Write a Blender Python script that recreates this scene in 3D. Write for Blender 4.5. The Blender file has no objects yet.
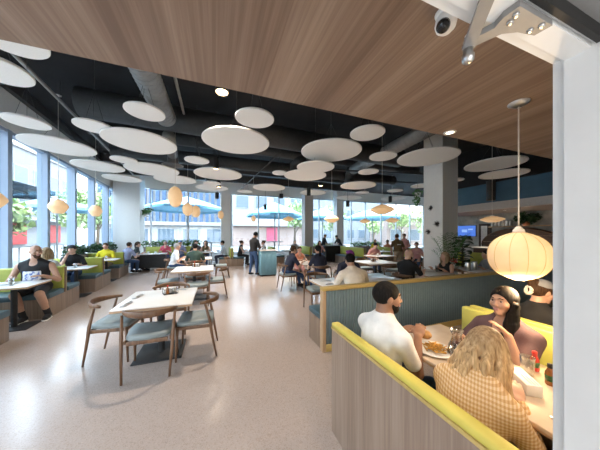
import bpy, bmesh, math, random
import numpy as np
from mathutils import Vector, Matrix
R = math.radians
PI = math.pi
random.seed(7)
C = bpy.context.scene.collection
SC = bpy.context.scene

# ------------------------------------------------------------------ camera, sky, sun, exposure
cam_d = bpy.data.cameras.new('camera')
cam = bpy.data.objects.new('camera', cam_d); C.objects.link(cam)
cam_d.sensor_width = 36.0
cam_d.lens = 36.0 * 225.0 / 600.0
cam_d.shift_y = 10.0 / 600.0
cam_d.clip_start = 0.02
cam.location = (0, 0, 1.6)
cam.rotation_euler = (R(90), 0, -R(20.49))
SC.camera = cam

SC.view_settings.view_transform = 'Standard'
SC.view_settings.look = 'None'
SC.view_settings.gamma = 1
SC.view_settings.use_curve_mapping = False
SC.view_settings.exposure = 2.0

w = bpy.data.worlds.new('sky'); SC.world = w; w.use_nodes = True
nt = w.node_tree; nt.nodes.clear()
out = nt.nodes.new('ShaderNodeOutputWorld'); bg = nt.nodes.new('ShaderNodeBackground')
tc = nt.nodes.new('ShaderNodeTexCoord'); sp = nt.nodes.new('ShaderNodeSeparateXYZ'); rp = nt.nodes.new('ShaderNodeValToRGB')
mr = nt.nodes.new('ShaderNodeMapRange'); mr.inputs[1].default_value = -1; mr.inputs[2].default_value = 1
nt.links.new(tc.outputs['Generated'], sp.inputs[0]); nt.links.new(sp.outputs['Z'], mr.inputs[0]); nt.links.new(mr.outputs[0], rp.inputs[0])
els = rp.color_ramp.elements
els[0].position = 0.46; els[0].color = (.55, .53, .50, 1)
els[1].position = 0.52; els[1].color = (.93, .97, 1.0, 1)
e = els.new(1.0); e.color = (.52, .74, 1.0, 1)
nt.links.new(rp.outputs[0], bg.inputs[0]); ms = nt.nodes.new('ShaderNodeMapRange'); ms.inputs[1].default_value = .05; ms.inputs[2].default_value = .8; ms.inputs[3].default_value = 1.1; ms.inputs[4].default_value = 4.2   # overcast: brightest overhead
nt.links.new(sp.outputs['Z'], ms.inputs[0]); nt.links.new(ms.outputs[0], bg.inputs[1])
nt.links.new(bg.outputs[0], out.inputs[0])

sun_d = bpy.data.lights.new('sun', 'SUN'); sun = bpy.data.objects.new('sun', sun_d); C.objects.link(sun)
sun_d.energy = 1.0; sun_d.angle = R(1.0); sun_d.color = (1, .95, .88)
sun.rotation_euler = Vector((-.8, .38, -1.1)).to_track_quat('-Z', 'Y').to_euler()

def portal(name, loc, rot, sx, sy):
    d = bpy.data.lights.new(name, 'AREA'); d.shape = 'RECTANGLE'; d.size = sx; d.size_y = sy
    d.cycles.is_portal = True
    o = bpy.data.objects.new(name, d); C.objects.link(o); o.location = loc; o.rotation_euler = rot
    return o
portal('sky_portal', (-4.75, 8.5, 2.1), (R(90), 0, R(-90) + R(4.33)), 14.0, 4.0)
portal('sky_portal', (7.4, 15.7, 2.2), (R(90), 0, R(180)), 24.0, 4.4)
portal('sky_portal', (-2.6, .2, 1.3), (R(90), 0, 0), 6.9, 2.5)

# ------------------------------------------------------------------ materials
MT = {}
def new_mat(name):
    m = bpy.data.materials.new(name); m.use_nodes = True
    return m, m.node_tree, m.node_tree.nodes['Principled BSDF']
def coords(nt, scale, src='Object'):
    t = nt.nodes.new('ShaderNodeTexCoord'); mp = nt.nodes.new('ShaderNodeMapping')
    mp.inputs['Scale'].default_value = scale
    nt.links.new(t.outputs[src], mp.inputs[0]); return mp.outputs[0]
def noise(nt, vec, scale, detail=3, rough=.5):
    n = nt.nodes.new('ShaderNodeTexNoise'); n.inputs['Scale'].default_value = scale
    n.inputs['Detail'].default_value = detail; n.inputs['Roughness'].default_value = rough
    nt.links.new(vec, n.inputs['Vector']); return n.outputs['Fac']
def ramp(nt, fac, stops):
    r = nt.nodes.new('ShaderNodeValToRGB'); e = r.color_ramp.elements
    e[0].position, e[0].color = stops[0][0], (*stops[0][1], 1)
    e[1].position, e[1].color = stops[-1][0], (*stops[-1][1], 1)
    for p, c in stops[1:-1]:
        x = e.new(p); x.color = (*c, 1)
    nt.links.new(fac, r.inputs[0]); return r.outputs[0]
def bump(nt, b, h, strength, dist=.01):
    n = nt.nodes.new('ShaderNodeBump'); n.inputs['Strength'].default_value = strength; n.inputs['Distance'].default_value = dist
    nt.links.new(h, n.inputs['Height']); nt.links.new(n.outputs[0], b.inputs['Normal'])
def sh(c, k): return tuple(max(0, min(1, x * k)) for x in c)
def flat(name, c, rough=.6, metal=0, var=.10, scale=12, emit=0, ecol=None, bmp=0, trans=0):
    if name in MT: return MT[name]
    m, nt, b = new_mat(name)
    v = coords(nt, (1, 1, 1)); f = noise(nt, v, scale)
    nt.links.new(ramp(nt, f, [(.3, sh(c, 1 - var)), (.7, sh(c, 1 + var))]), b.inputs['Base Color'])
    b.inputs['Roughness'].default_value = rough; b.inputs['Metallic'].default_value = metal
    if emit:
        b.inputs['Emission Color'].default_value = (*(ecol or c), 1); b.inputs['Emission Strength'].default_value = emit
    if bmp: bump(nt, b, noise(nt, v, scale * 8), bmp)
    if trans: b.inputs['Transmission Weight'].default_value = trans
    MT[name] = m; return m
def wood(name, dark, mid, light, along='z', rough=.45, fine=70, stretch=2.0, band=0):
    m, nt, b = new_mat(name)
    ax = 'xyz'.index(along)
    s = [fine] * 3; s[ax] = stretch
    f1 = noise(nt, coords(nt, tuple(s)), 1, 4, .6)
    s2 = [fine / 7] * 3; s2[ax] = stretch / 4
    f2 = noise(nt, coords(nt, tuple(s2)), 1, 2, .5)
    mx = nt.nodes.new('ShaderNodeMath'); mx.operation = 'ADD'
    nt.links.new(f1, mx.inputs[0]); nt.links.new(f2, mx.inputs[1])
    hf = nt.nodes.new('ShaderNodeMath'); hf.operation = 'MULTIPLY'; hf.inputs[1].default_value = .5
    nt.links.new(mx.outputs[0], hf.inputs[0])
    fac = hf.outputs[0]
    if band:                                             # separate boards laid across X
        t = nt.nodes.new('ShaderNodeTexCoord'); sx = nt.nodes.new('ShaderNodeSeparateXYZ'); nt.links.new(t.outputs['Object'], sx.inputs[0])
        d = nt.nodes.new('ShaderNodeMath'); d.operation = 'DIVIDE'; d.inputs[1].default_value = band; nt.links.new(sx.outputs['X'], d.inputs[0])
        fl = nt.nodes.new('ShaderNodeMath'); fl.operation = 'FLOOR'; nt.links.new(d.outputs[0], fl.inputs[0])
        wn = nt.nodes.new('ShaderNodeTexWhiteNoise'); wn.noise_dimensions = '1D'; nt.links.new(fl.outputs[0], wn.inputs['W'])
        ad = nt.nodes.new('ShaderNodeMath'); ad.operation = 'MULTIPLY_ADD'; ad.inputs[1].default_value = .16
        nt.links.new(wn.outputs['Value'], ad.inputs[0]); nt.links.new(fac, ad.inputs[2])
        sb = nt.nodes.new('ShaderNodeMath'); sb.operation = 'SUBTRACT'; sb.inputs[1].default_value = .08; nt.links.new(ad.outputs[0], sb.inputs[0])
        fac = sb.outputs[0]
    nt.links.new(ramp(nt, fac, [(.32, dark), (.5, mid), (.68, light)]), b.inputs['Base Color'])
    b.inputs['Roughness'].default_value = rough
    MT[name] = m; return m
wood('soffit_wood', (.17, .112, .082), (.245, .172, .128), (.33, .245, .19), 'y', .5, 60, 1.2, .15)
wood('panel_wood', (.185, .125, .09), (.28, .20, .148), (.37, .28, .215), 'z', .5, 60, 1.5)
wood('booth_wood', (.145, .098, .068), (.225, .158, .112), (.30, .22, .16), 'z', .5, 50, 1.5)
wood('rail_wood', (.40, .27, .09), (.52, .37, .12), (.60, .44, .17), 'x', .45, 40, 1.5)
wood('walnut', (.075, .036, .017), (.14, .072, .036), (.21, .113, .06), 'z', .38, 45, 4)
wood('oak_light', (.38, .24, .13), (.50, .34, .20), (.60, .43, .28), 'z', .45, 45, 4)
flat('blue_seat', (.205, .245, .25), .45, var=.06)
flat('teal_seat', (.045, .09, .11), .4, var=.08)
flat('lime', (.40, .42, .07), .55, var=.06)
flat('yellow', (.62, .53, .10), .5, var=.05)
flat('yellow_lime', (.48, .47, .11), .5, var=.05)
flat('teal_rib', (.185, .265, .30), .5, var=.06)
flat('stand_teal', (.15, .31, .39), .5, var=.05)
flat('white', (.80, .79, .76), .55, var=.02)
flat('disc_felt', (.90, .885, .85), .9, var=.03, scale=60)
flat('white_paint', (.80, .82, .83), .45, var=.02)
flat('frame_sky_tint', (.30, .38, .50), .4, var=.02)  # white aluminium with the sky's blue reflection put into its base colour
flat('table_white', (.82, .80, .77), .22, var=.015)
flat('ply_edge', (.45, .30, .18), .5)
flat('black_metal', (.012, .012, .013), .62, var=.2)
flat('black_ceiling', (.013, .013, .015), .85, var=.25, scale=3)
flat('dark_duct', (.045, .045, .046), .6, var=.15)
flat('steel', (.55, .55, .55), .28, 1, .08)
flat('brushed', (.30, .30, .30), .5, .35, .06, 30)
flat('galvanised', (.33, .33, .32), .5, .25, .12, 5)
flat('rubber', (.015, .015, .015), .6)
flat('cable', (.75, .70, .62), .6)
flat('wire', (.08, .08, .08), .6)
flat('cctv_black', (.01, .01, .012), .12)
flat('lit_warm', (1, .8, .5), .5, emit=5, ecol=(1, .70, .36))
flat('lit_soft', (1, .9, .7), .5, emit=2, ecol=(1, .85, .62))
flat('blue_wall', (.07, .15, .22), .7, var=.10, scale=2)
flat('fascia', (.55, .50, .46), .6, var=.04)
flat('bar_ceiling', (.26, .21, .18), .7, var=.05)
flat('dark_wood', (.05, .025, .015), .5)
flat('foliage', (.06, .17, .03), .6, var=.5, scale=9)
flat('foliage_light', (.30, .38, .15), .6, var=.45, scale=3)
flat('foliage_deep', (.02, .06, .015), .45, var=.4, scale=12)
flat('bark', (.12, .08, .05), .8)
flat('pot_white', (.7, .7, .68), .4)
flat('terracotta', (.45, .18, .09), .7)
flat('umbrella_blue', (.22, .45, .60), .8, var=.06)
flat('umbrella_navy', (.03, .05, .075), .8, var=.08)
flat('facade_white', (.30, .295, .29), .8, var=.04, scale=1)
flat('facade_pink', (.27, .20, .175), .8, var=.05, scale=1)
flat('facade_grey', (.19, .20, .215), .8, var=.05, scale=1)
flat('louver_blue', (.045, .085, .16), .6, var=.08)
flat('red_panel', (.30, .02, .02), .6, var=.08)
flat('pink_panel', (.36, .06, .10), .6, var=.08)
flat('far_glass', (.10, .13, .16), .1)
flat('paving', (.24, .23, .215), .8, var=.08, scale=1.5)
flat('porcelain', (.82, .81, .78), .2, var=.01)
flat('eye_white', (.50, .46, .43), .3); flat('booth_top', (.60, .49, .38), .25, var=.05)
flat('fries', (.62, .34, .07), .6, var=.3, scale=60)
flat('burger', (.42, .22, .07), .6, var=.3, scale=30)
flat('cola', (.03, .008, .006), .08)
flat('ketchup', (.55, .03, .02), .25)
flat('red_cap', (.75, .04, .03), .35)
flat('paper', (.80, .79, .76), .8, var=.02)
flat('black_ink', (.02, .02, .02), .6)
flat('napkin', (.42, .43, .45), .8)
flat('orange_plastic', (.75, .25, .04), .4)
flat('flower_red', (.55, .05, .05), .6)
flat('urchin', (.035, .025, .02), .5)
flat('tv_blue', (.03, .06, .25), .3, emit=.2, ecol=(.09, .24, .86))
flat('tv_white', (.2, .3, .5), .3, emit=.2, ecol=(.35, .55, 1))
flat('bottle_green', (.03, .10, .03), .1)
flat('bottle_amber', (.25, .09, .02), .1)
flat('bottle_clear', (.6, .62, .62), .1)
flat('door_white', (.75, .72, .68), .5)
# people
SK = {'light': (.60, .36, .26), 'tan': (.47, .275, .19), 'brown': (.30, .155, .095), 'pale': (.66, .43, .33), 'dark': (.12, .06, .04)}
for k_, v_ in SK.items():
    m = flat('skin_' + k_, v_, .5, var=.06, scale=25)
    b = m.node_tree.nodes['Principled BSDF']; b.inputs['Subsurface Weight'].default_value = .08; b.inputs['Subsurface Radius'].default_value = (.02, .008, .005)
def cloth(name, c, var=.08): return flat('cloth_' + name, c, .85, var=var, scale=18, bmp=.15)
for n_, c_ in dict(white=(.76, .77, .78), black=(.012, .012, .014), navy=(.018, .022, .045), charcoal=(.03, .035, .035), jeans=(.035, .075, .17),
                   mauve=(.115, .066, .074), grey=(.22, .23, .25), lavender=(.25, .26, .38), yellow=(.72, .60, .02), pink=(.55, .28, .27), red=(.60, .09, .13),
                   cream=(.78, .70, .60), brown=(.11, .075, .03), orange=(.62, .24, .14), green=(.03, .06, .05), purple=(.22, .04, .22),
                   khaki=(.25, .20, .13), blue=(.10, .20, .42), ltblue=(.42, .50, .60), darkgrey=(.06, .06, .065)).items(): cloth(n_, c_)
def hairmat(name, a, b_, c, root=None):
    m, nt, bs = new_mat(name)
    f = noise(nt, coords(nt, (90, 90, 7)), 1, 3, .6)
    col = ramp(nt, f, [(.3, a), (.5, b_), (.72, c)]); bump(nt, bs, f, .5, .006)
    if root:                                            # dyed lengths below grown-out darker roots
        t = nt.nodes.new('ShaderNodeTexCoord'); s = nt.nodes.new('ShaderNodeSeparateXYZ'); nt.links.new(t.outputs['Object'], s.inputs[0])
        mr = nt.nodes.new('ShaderNodeMapRange'); mr.inputs[1].default_value = root[0]; mr.inputs[2].default_value = root[1]
        nt.links.new(s.outputs['Z'], mr.inputs[0])
        mx = nt.nodes.new('ShaderNodeMix'); mx.data_type = 'RGBA'
        nt.links.new(mr.outputs[0], mx.inputs['Factor']); nt.links.new(col, mx.inputs['A']); mx.inputs['B'].default_value = (*root[2], 1)
        col = mx.outputs['Result']
    nt.links.new(col, bs.inputs['Base Color']); bs.inputs['Roughness'].default_value = .62; bs.inputs['Specular IOR Level'].default_value = .12
    MT[name] = m; return m
hairmat('hair_black', (.004, .004, .004), (.009, .008, .008), (.022, .018, .016))
hairmat('hair_brown', (.02, .01, .006), (.05, .027, .015), (.09, .05, .03))
hairmat('hair_blonde', (.16, .10, .06), (.36, .25, .15), (.58, .45, .30))
hairmat('hair_plaid', (.30, .19, .10), (.58, .40, .22), (.85, .64, .40), (.98, 1.19, (.09, .055, .035)))
hairmat('hair_grey', (.25, .25, .25), (.40, .40, .40), (.55, .55, .54))
def gingham():
    m, nt, b = new_mat('cloth_gingham')
    t = nt.nodes.new('ShaderNodeTexCoord'); s = nt.nodes.new('ShaderNodeSeparateXYZ'); nt.links.new(t.outputs['Object'], s.inputs[0])
    def stripe(sock, k):
        a = nt.nodes.new('ShaderNodeMath'); a.operation = 'MULTIPLY'; a.inputs[1].default_value = k; nt.links.new(sock, a.inputs[0])
        c = nt.nodes.new('ShaderNodeMath'); c.operation = 'SINE'; nt.links.new(a.outputs[0], c.inputs[0])
        g = nt.nodes.new('ShaderNodeMath'); g.operation = 'GREATER_THAN'; g.inputs[1].default_value = 0; nt.links.new(c.outputs[0], g.inputs[0])
        return g.outputs[0]
    xy = nt.nodes.new('ShaderNodeMath'); xy.operation = 'MULTIPLY_ADD'; xy.inputs[1].default_value = .55
    nt.links.new(s.outputs['Y'], xy.inputs[0]); nt.links.new(s.outputs['X'], xy.inputs[2])
    s1 = stripe(xy.outputs[0], 2 * PI / .015); s2 = stripe(s.outputs['Z'], 2 * PI / .015)
    ad = nt.nodes.new('ShaderNodeMath'); ad.operation = 'ADD'; nt.links.new(s1, ad.inputs[0]); nt.links.new(s2, ad.inputs[1])
    hf = nt.nodes.new('ShaderNodeMath'); hf.operation = 'MULTIPLY'; hf.inputs[1].default_value = .5; nt.links.new(ad.outputs[0], hf.inputs[0])
    nt.links.new(ramp(nt, hf.outputs[0], [(0, (.76, .59, .40)), (.5, (.66, .44, .22)), (1, (.54, .31, .13))]), b.inputs['Base Color'])
    b.inputs['Roughness'].default_value = .85; MT['cloth_gingham'] = m
gingham()
def floor_mat():
    m, nt, b = new_mat('terrazzo')
    v = coords(nt, (1, 1, 1))
    big = ramp(nt, noise(nt, v, .55, 2), [(.3, (.375, .305, .268)), (.7, (.42, .345, .305))])
    vo = nt.nodes.new('ShaderNodeTexVoronoi'); vo.inputs['Scale'].default_value = 150; nt.links.new(v, vo.inputs['Vector'])
    sp = nt.nodes.new('ShaderNodeSeparateColor'); nt.links.new(vo.outputs['Color'], sp.inputs[0])
    chips = ramp(nt, sp.outputs[0], [(0, (.20, .15, .12)), (.12, (.26, .19, .15)), (.2, (.5, .5, .5)), (.82, (.5, .5, .5)), (1, (.78, .72, .66))])
    mx = nt.nodes.new('ShaderNodeMix'); mx.data_type = 'RGBA'; mx.blend_type = 'OVERLAY'; mx.inputs['Factor'].default_value = .30
    nt.links.new(big, mx.inputs['A']); nt.links.new(chips, mx.inputs['B']); nt.links.new(mx.outputs['Result'], b.inputs['Base Color'])
    n = noise(nt, v, 2.3, 3)
    rr = nt.nodes.new('ShaderNodeMapRange'); rr.inputs[3].default_value = .17; rr.inputs[4].default_value = .24; nt.links.new(n, rr.inputs[0]); nt.links.new(rr.outputs[0], b.inputs['Roughness']); b.inputs['Coat Weight'].default_value = .3; b.inputs['Coat Roughness'].default_value = .2
    MT['terrazzo'] = m
floor_mat()
def plaster():
    m, nt, b = new_mat('mural_plaster')
    nt.links.new(ramp(nt, noise(nt, coords(nt, (1, 1, 1)), 2.2, 5, .65), [(.35, (.30, .30, .27)), (.5, (.44, .43, .39)), (.68, (.56, .54, .49))]), b.inputs['Base Color'])
    b.inputs['Roughness'].default_value = .8; MT['mural_plaster'] = m
plaster()
def glass():
    m = bpy.data.materials.new('pane_glass'); m.use_nodes = True; nt = m.node_tree; nt.nodes.clear()
    o = nt.nodes.new('ShaderNodeOutputMaterial'); t = nt.nodes.new('ShaderNodeBsdfTransparent'); g = nt.nodes.new('ShaderNodeBsdfGlossy'); x = nt.nodes.new('ShaderNodeMixShader')
    t.inputs[0].default_value = (.93, .97, .985, 1); g.inputs['Roughness'].default_value = .02; x.inputs[0].default_value = .05
    nt.links.new(t.outputs[0], x.inputs[1]); nt.links.new(g.outputs[0], x.inputs[2]); nt.links.new(x.outputs[0], o.inputs[0]); MT['pane_glass'] = m
    m = bpy.data.materials.new('tumbler_glass'); m.use_nodes = True; nt = m.node_tree; nt.nodes.clear()
    o = nt.nodes.new('ShaderNodeOutputMaterial'); t = nt.nodes.new('ShaderNodeBsdfTransparent'); g = nt.nodes.new('ShaderNodeBsdfGlossy'); x = nt.nodes.new('ShaderNodeMixShader'); l = nt.nodes.new('ShaderNodeLayerWeight')
    t.inputs[0].default_value = (.90, .92, .92, 1); g.inputs['Roughness'].default_value = .04; l.inputs[0].default_value = .35
    nt.links.new(l.outputs['Facing'], x.inputs[0]); nt.links.new(t.outputs[0], x.inputs[1]); nt.links.new(g.outputs[0], x.inputs[2]); nt.links.new(x.outputs[0], o.inputs[0]); MT['tumbler_glass'] = m
glass()
def shade_mat(name, em, col, base):
    m, nt, b = new_mat(name)
    nt.links.new(ramp(nt, noise(nt, coords(nt, (1, 1, 1)), 18), [(.3, sh(base, .95)), (.7, base)]), b.inputs['Base Color'])
    b.inputs['Roughness'].default_value = .6
    b.inputs['Emission Color'].default_value = (*col, 1); b.inputs['Emission Strength'].default_value = em; MT[name] = m
shade_mat('lamp_shade', .105, (1, .58, .25), (.70, .53, .33))
shade_mat('lamp_shade_far', .11, (1, .58, .26), (.76, .57, .36))

# ------------------------------------------------------------------ mesh helpers
class MB:
    def __init__(s): s.v = []; s.f = []; s.s = []; s.mi = []; s.m = 0
    def add(s, vs, fs, smooth=False, M=None):
        o = len(s.v)
        for p in vs:
            p = Vector(p); s.v.append(tuple(M @ p) if M else tuple(p))
        for q in fs: s.f.append([i + o for i in q]); s.s.append(smooth); s.mi.append(s.m)
        return s
    def box(s, x0, x1, y0, y1, z0, z1, bev=0, M=None, seg=2):
        if not bev:
            vs = [(x, y, z) for z in (z0, z1) for y in (y0, y1) for x in (x0, x1)]
            return s.add(vs, [(0, 2, 3, 1), (4, 5, 7, 6), (0, 1, 5, 4), (2, 6, 7, 3), (0, 4, 6, 2), (1, 3, 7, 5)], False, M)
        b = bmesh.new(); bmesh.ops.create_cube(b, size=1)
        for v in b.verts: v.co = Vector(((x0 + x1) / 2 + v.co.x * (x1 - x0), (y0 + y1) / 2 + v.co.y * (y1 - y0), (z0 + z1) / 2 + v.co.z * (z1 - z0)))
        bmesh.ops.bevel(b, geom=list(b.edges), offset=bev, segments=seg, profile=.5, affect='EDGES')
        b.verts.index_update()
        s.add([v.co.copy() for v in b.verts], [[v.index for v in f.verts] for f in b.faces], True, M); b.free(); return s
    def tube(s, pts, rad, seg=10, M=None, flat=None, caps=True, up=None):
        pts = [Vector(p) for p in pts]; n = len(pts)
        if not hasattr(rad, '__len__'): rad = [rad] * n
        vs = []; prev = None
        for i, p in enumerate(pts):
            t = (pts[min(i + 1, n - 1)] - pts[max(i - 1, 0)]).normalized()
            if up is not None: a = Vector(up)
            elif prev is None: a = Vector((0, 0, 1)) if abs(t.z) < .9 else Vector((1, 0, 0))
            else: a = prev
            a = (a - t * a.dot(t)).normalized(); prev = a; b = t.cross(a)
            r = rad[i]; ra, rb = (r if hasattr(r, '__len__') else (r, r))
            for k in range(seg):
                th = 2 * PI * k / seg; vs.append(p + a * (ra * math.cos(th)) + b * (rb * math.sin(th)))
        fs = [(i * seg + k, i * seg + (k + 1) % seg, (i + 1) * seg + (k + 1) % seg, (i + 1) * seg + k) for i in range(n - 1) for k in range(seg)]
        if caps: fs += [list(range(seg))[::-1], [(n - 1) * seg + k for k in range(seg)]]
        return s.add(vs, fs, True, M)
    def cyl(s, x, y, z0, z1, r, seg=20, M=None):
        return s.lathe([(0, z0), (r, z0), (r, z1), (0, z1)], seg, (x, y, 0), M, False)
    def lathe(s, prof, seg=24, c=(0, 0, 0), M=None, smooth=True):
        vs = []; idx = []
        for r, z in prof:
            if r < 1e-6: idx.append([len(vs)] * seg); vs.append((c[0], c[1], c[2] + z))
            else:
                idx.append(list(range(len(vs), len(vs) + seg)))
                vs += [(c[0] + r * math.cos(2 * PI * k / seg), c[1] + r * math.sin(2 * PI * k / seg), c[2] + z) for k in range(seg)]
        fs = []
        for i in range(len(prof) - 1):
            a, b = idx[i], idx[i + 1]
            for k in range(seg):
                q = [a[k], a[(k + 1) % seg], b[(k + 1) % seg], b[k]]; u = []
                for x in q:
                    if x not in u: u.append(x)
                if len(u) > 2: fs.append(u)
        return s.add(vs, fs, smooth, M)
    def prism(s, poly, z0, z1, M=None):
        n = len(poly)
        vs = [(x, y, z0) for x, y in poly] + [(x, y, z1) for x, y in poly]
        return s.add(vs, [list(range(n))[::-1], list(range(n, 2 * n))] + [(i, (i + 1) % n, n + (i + 1) % n, n + i) for i in range(n)], False, M)
    def mesh(s, name, mats):
        me = bpy.data.meshes.new(name); me.from_pydata(s.v, [], s.f); me.update()
        me.polygons.foreach_set('use_smooth', s.s); me.polygons.foreach_set('material_index', s.mi)
        for m in (mats if isinstance(mats, (list, tuple)) else [mats]): me.materials.append(MT[m] if isinstance(m, str) else m)
        return me
    def build(s, name, mats, parent=None, loc=None, rz=None):
        o = bpy.data.objects.new(name, s.mesh(name, mats)); C.objects.link(o)
        if parent: o.parent = parent
        if loc: o.location = loc
        if rz is not None: o.rotation_euler.z = rz
        return o
def tag(o, label, cat, group=None, kind=None):
    o['label'] = label; o['category'] = cat
    if group: o['group'] = group
    if kind: o['kind'] = kind
    return o
def thing(name, label, cat, loc=(0, 0, 0), rz=0, group=None):
    o = bpy.data.objects.new(name, None); C.objects.link(o); o.location = loc; o.rotation_euler = (0, 0, rz); o.empty_display_size = .1
    return tag(o, label, cat, group)
def structure(o): o['kind'] = 'structure'; return o
def dup(root, loc, rz, label, group=None):
    r = root.copy(); C.objects.link(r); r.location = loc; r.rotation_euler = (0, 0, rz); r['label'] = label
    if group: r['group'] = group
    for ch in list(root.children):
        c = ch.copy(); C.objects.link(c); c.parent = r
        for g in list(ch.children):
            d = g.copy(); C.objects.link(d); d.parent = c
    return r
PROTO = {}
def place(key, maker, loc, rz, label, group=None):
    if key not in PROTO:
        PROTO[key] = o = maker(); o.location = loc; o.rotation_euler = (0, 0, rz); o['label'] = label
        if group: o['group'] = group
        return o
    return dup(PROTO[key], loc, rz, label, group)

# ------------------------------------------------------------------ the shell
WX = lambda y: -3.87 - .0757 * y                           # line of the left glass wall
WR = R(4.33)                                               # its turn against the room
ZC, YB = 5.1, 15.5
structure(MB().add([(-6, -.6, 0), (19.6, -.6, 0), (19.6, YB + .1, 0), (-6, YB + .1, 0), (-6, -.6, -.1), (19.6, -.6, -.1), (19.6, YB + .1, -.1), (-6, YB + .1, -.1)],
          [(0, 1, 2, 3), (7, 6, 5, 4), (0, 4, 5, 1), (1, 5, 6, 2), (2, 6, 7, 3), (3, 7, 4, 0)]).build('floor', 'terrazzo'))
structure(MB().box(-5.6, 19.6, 1.2, YB + .3, ZC, ZC + .2).build('ceiling', 'black_ceiling'))
structure(MB().box(-8, 12.5, .344, 1.55, 2.56, 3.1, M=None).build('ceiling_soffit', 'soffit_wood'))
structure(MB().box(-8, 12.5, 1.25, 1.5, 3.1, ZC).build('wall_front', 'black_ceiling'))
# left glazing: band above, sill, mullioned bays
def along(y0, y1, x0, x1, z0, z1, name, mat):              # a box running along the left wall
    mb = MB(); a = Vector((WX(y0), y0)); L = (Vector((WX(y1), y1)) - a).length
    M = Matrix.Translation((a.x, a.y, 0)) @ Matrix.Rotation(WR, 4, 'Z')
    mb.box(x0, x1, 0, L, z0, z1); o = mb.build(name, mat); o.matrix_world = M; return o
structure(along(.35, YB, -.2, 0, 4.0, ZC, 'wall_left', 'white'))
structure(along(.35, YB, -.15, .05, 0, .45, 'baseboard_left', 'white_paint'))
ym = [.6, 2.3, 4.0, 5.6, 7.15, 8.64, 10.25, 11.9, 13.5, 14.8]
flat('frame_grey', (.50, .52, .53), .4)
def window_bay(n, L, z0, z1, loc, rz, both=False, mw=.14, trans=None, md=.22, fm='frame_sky_tint'):
    root = bpy.data.objects.new('window_%d' % n, None); C.objects.link(root); root.location = loc; root.rotation_euler.z = rz; root['kind'] = 'structure'
    fr = MB(); fr.box(-md, 0, -mw / 2, mw / 2, z0, z1)
    if both: fr.box(-md, 0, L - mw / 2, L + mw / 2, z0, z1)
    fr.box(-md + .02, -.02, mw / 2, L - mw / 2, z0, z0 + .07); fr.box(-md + .02, -.02, mw / 2, L - mw / 2, z1 - .07, z1)
    if trans: fr.box(-md + .04, -.04, mw / 2, L - mw / 2, trans - .03, trans + .03)
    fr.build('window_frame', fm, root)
    MB().box(-md / 2 - .008, -md / 2, mw / 2, L - mw / 2, z0 + .07, z1 - .07).build('window_pane', 'pane_glass', root)
    return root
wn = 1
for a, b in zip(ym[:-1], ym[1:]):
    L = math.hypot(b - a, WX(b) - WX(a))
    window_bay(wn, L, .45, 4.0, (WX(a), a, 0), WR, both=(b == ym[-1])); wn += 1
# back glazing
structure(MB().box(-5.3, 19.6, YB, YB + .2, 4.35, ZC).build('wall_back', 'white'))
structure(MB().box(-5.3, 19.6, YB - .02, YB + .18, 0, .4).build('baseboard_back', 'white_paint'))
xm = [-3.6, -1.6, .75, 2.75, 4.2, 6.1, 7.35, 8.9, 10.2, 11.6, 13.2, 14.8, 16.4, 18.0, 19.5]
for i, (a, b) in enumerate(zip(xm[:-1], xm[1:])):
    window_bay(wn, b - a, .4, 4.35, (a, YB, 0), R(-90), both=(i == len(xm) - 2), mw=.065, md=.12, fm='frame_grey'); wn += 1
def column(x0, x1, y0, y1, name='column', mat='white', z1=ZC):
    return structure(MB().box(x0, x1, y0, y1, 0, z1).build(name, mat))
column(6.30, 6.95, 4.77, 5.42)
column(-4.9, -3.75, 14.0, 14.9)
column(.30, .85, 14.4, 14.95)
column(5.55, 6.15, 13.9, 14.5, mat='fascia')
column(8.2, 8.75, 14.3, 14.85)
# the bar side on the right
structure(MB().box(12.5, 12.7, -.5, 10.3, 0, ZC).build('wall_right', 'mural_plaster'))
structure(MB().box(19.5, 19.7, 9, YB, 0, ZC).build('wall_end', 'white')); structure(MB().box(12.7, 19.6, 10.1, 10.3, 0, ZC).build('wall_kitchen', 'white'))
structure(MB().box(10.0, 12.5, .4, 8.3, 2.6, 2.7).build('ceiling_bar', 'bar_ceiling'))
structure(MB().box(9.92, 10.02, .4, 8.3, 2.58, 2.86).build('trim_1', 'fascia'))
structure(MB().box(10.02, 10.12, .4, 8.3, 2.86, 3.62).build('wall_bar', 'blue_wall'))
structure(MB().box(9.9, 12.5, .4, 8.4, 3.62, ZC).build('wall_bulkhead', 'black_ceiling'))
# door frame around the camera's doorway
fr = MB(); fr.box(.888, 1.25, .045, .344, 0, 2.45); fr.box(.874, .888, .06, .317, 0, 2.08)
structure(fr.build('door_1', 'white_paint'))
hd = MB(); hd.box(-.22, .888, .262, .344, 2.08, 2.56); hd.box(-.22, .874, .270, .317, 2.066, 2.08)
structure(hd.build('trim_2', 'white_paint'))
structure(MB().box(-.22, .888, .250, .262, 2.07, 2.5).build('trim_3', 'rubber'))
structure(MB().box(-.3, 1.2, .04, .250, 2.10, 2.56).build('trim_4', 'brushed'))
structure(MB().box(-.36, -.222, .045, .344, 0, 2.56).build('trim_5', 'white_paint'))
structure(MB().box(1.25, 12.5, .06, .344, 0, 2.56).build('wall_door', 'white_paint'))
structure(MB().box(-3.2, 4.5, -4.5, .04, 2.75, 2.9).build('ceiling_sky_block', 'white_paint')); structure(MB().box(1.6, 1.8, -4.5, .06, 0, 2.75).build('wall_sky_block', 'fascia')); structure(MB().box(-2.2, -2.0, -4.5, .06, 0, 2.75).build('wall_sky_block', 'fascia'))  # added roof and side walls, out of view, cutting skylight on the door frame

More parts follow.
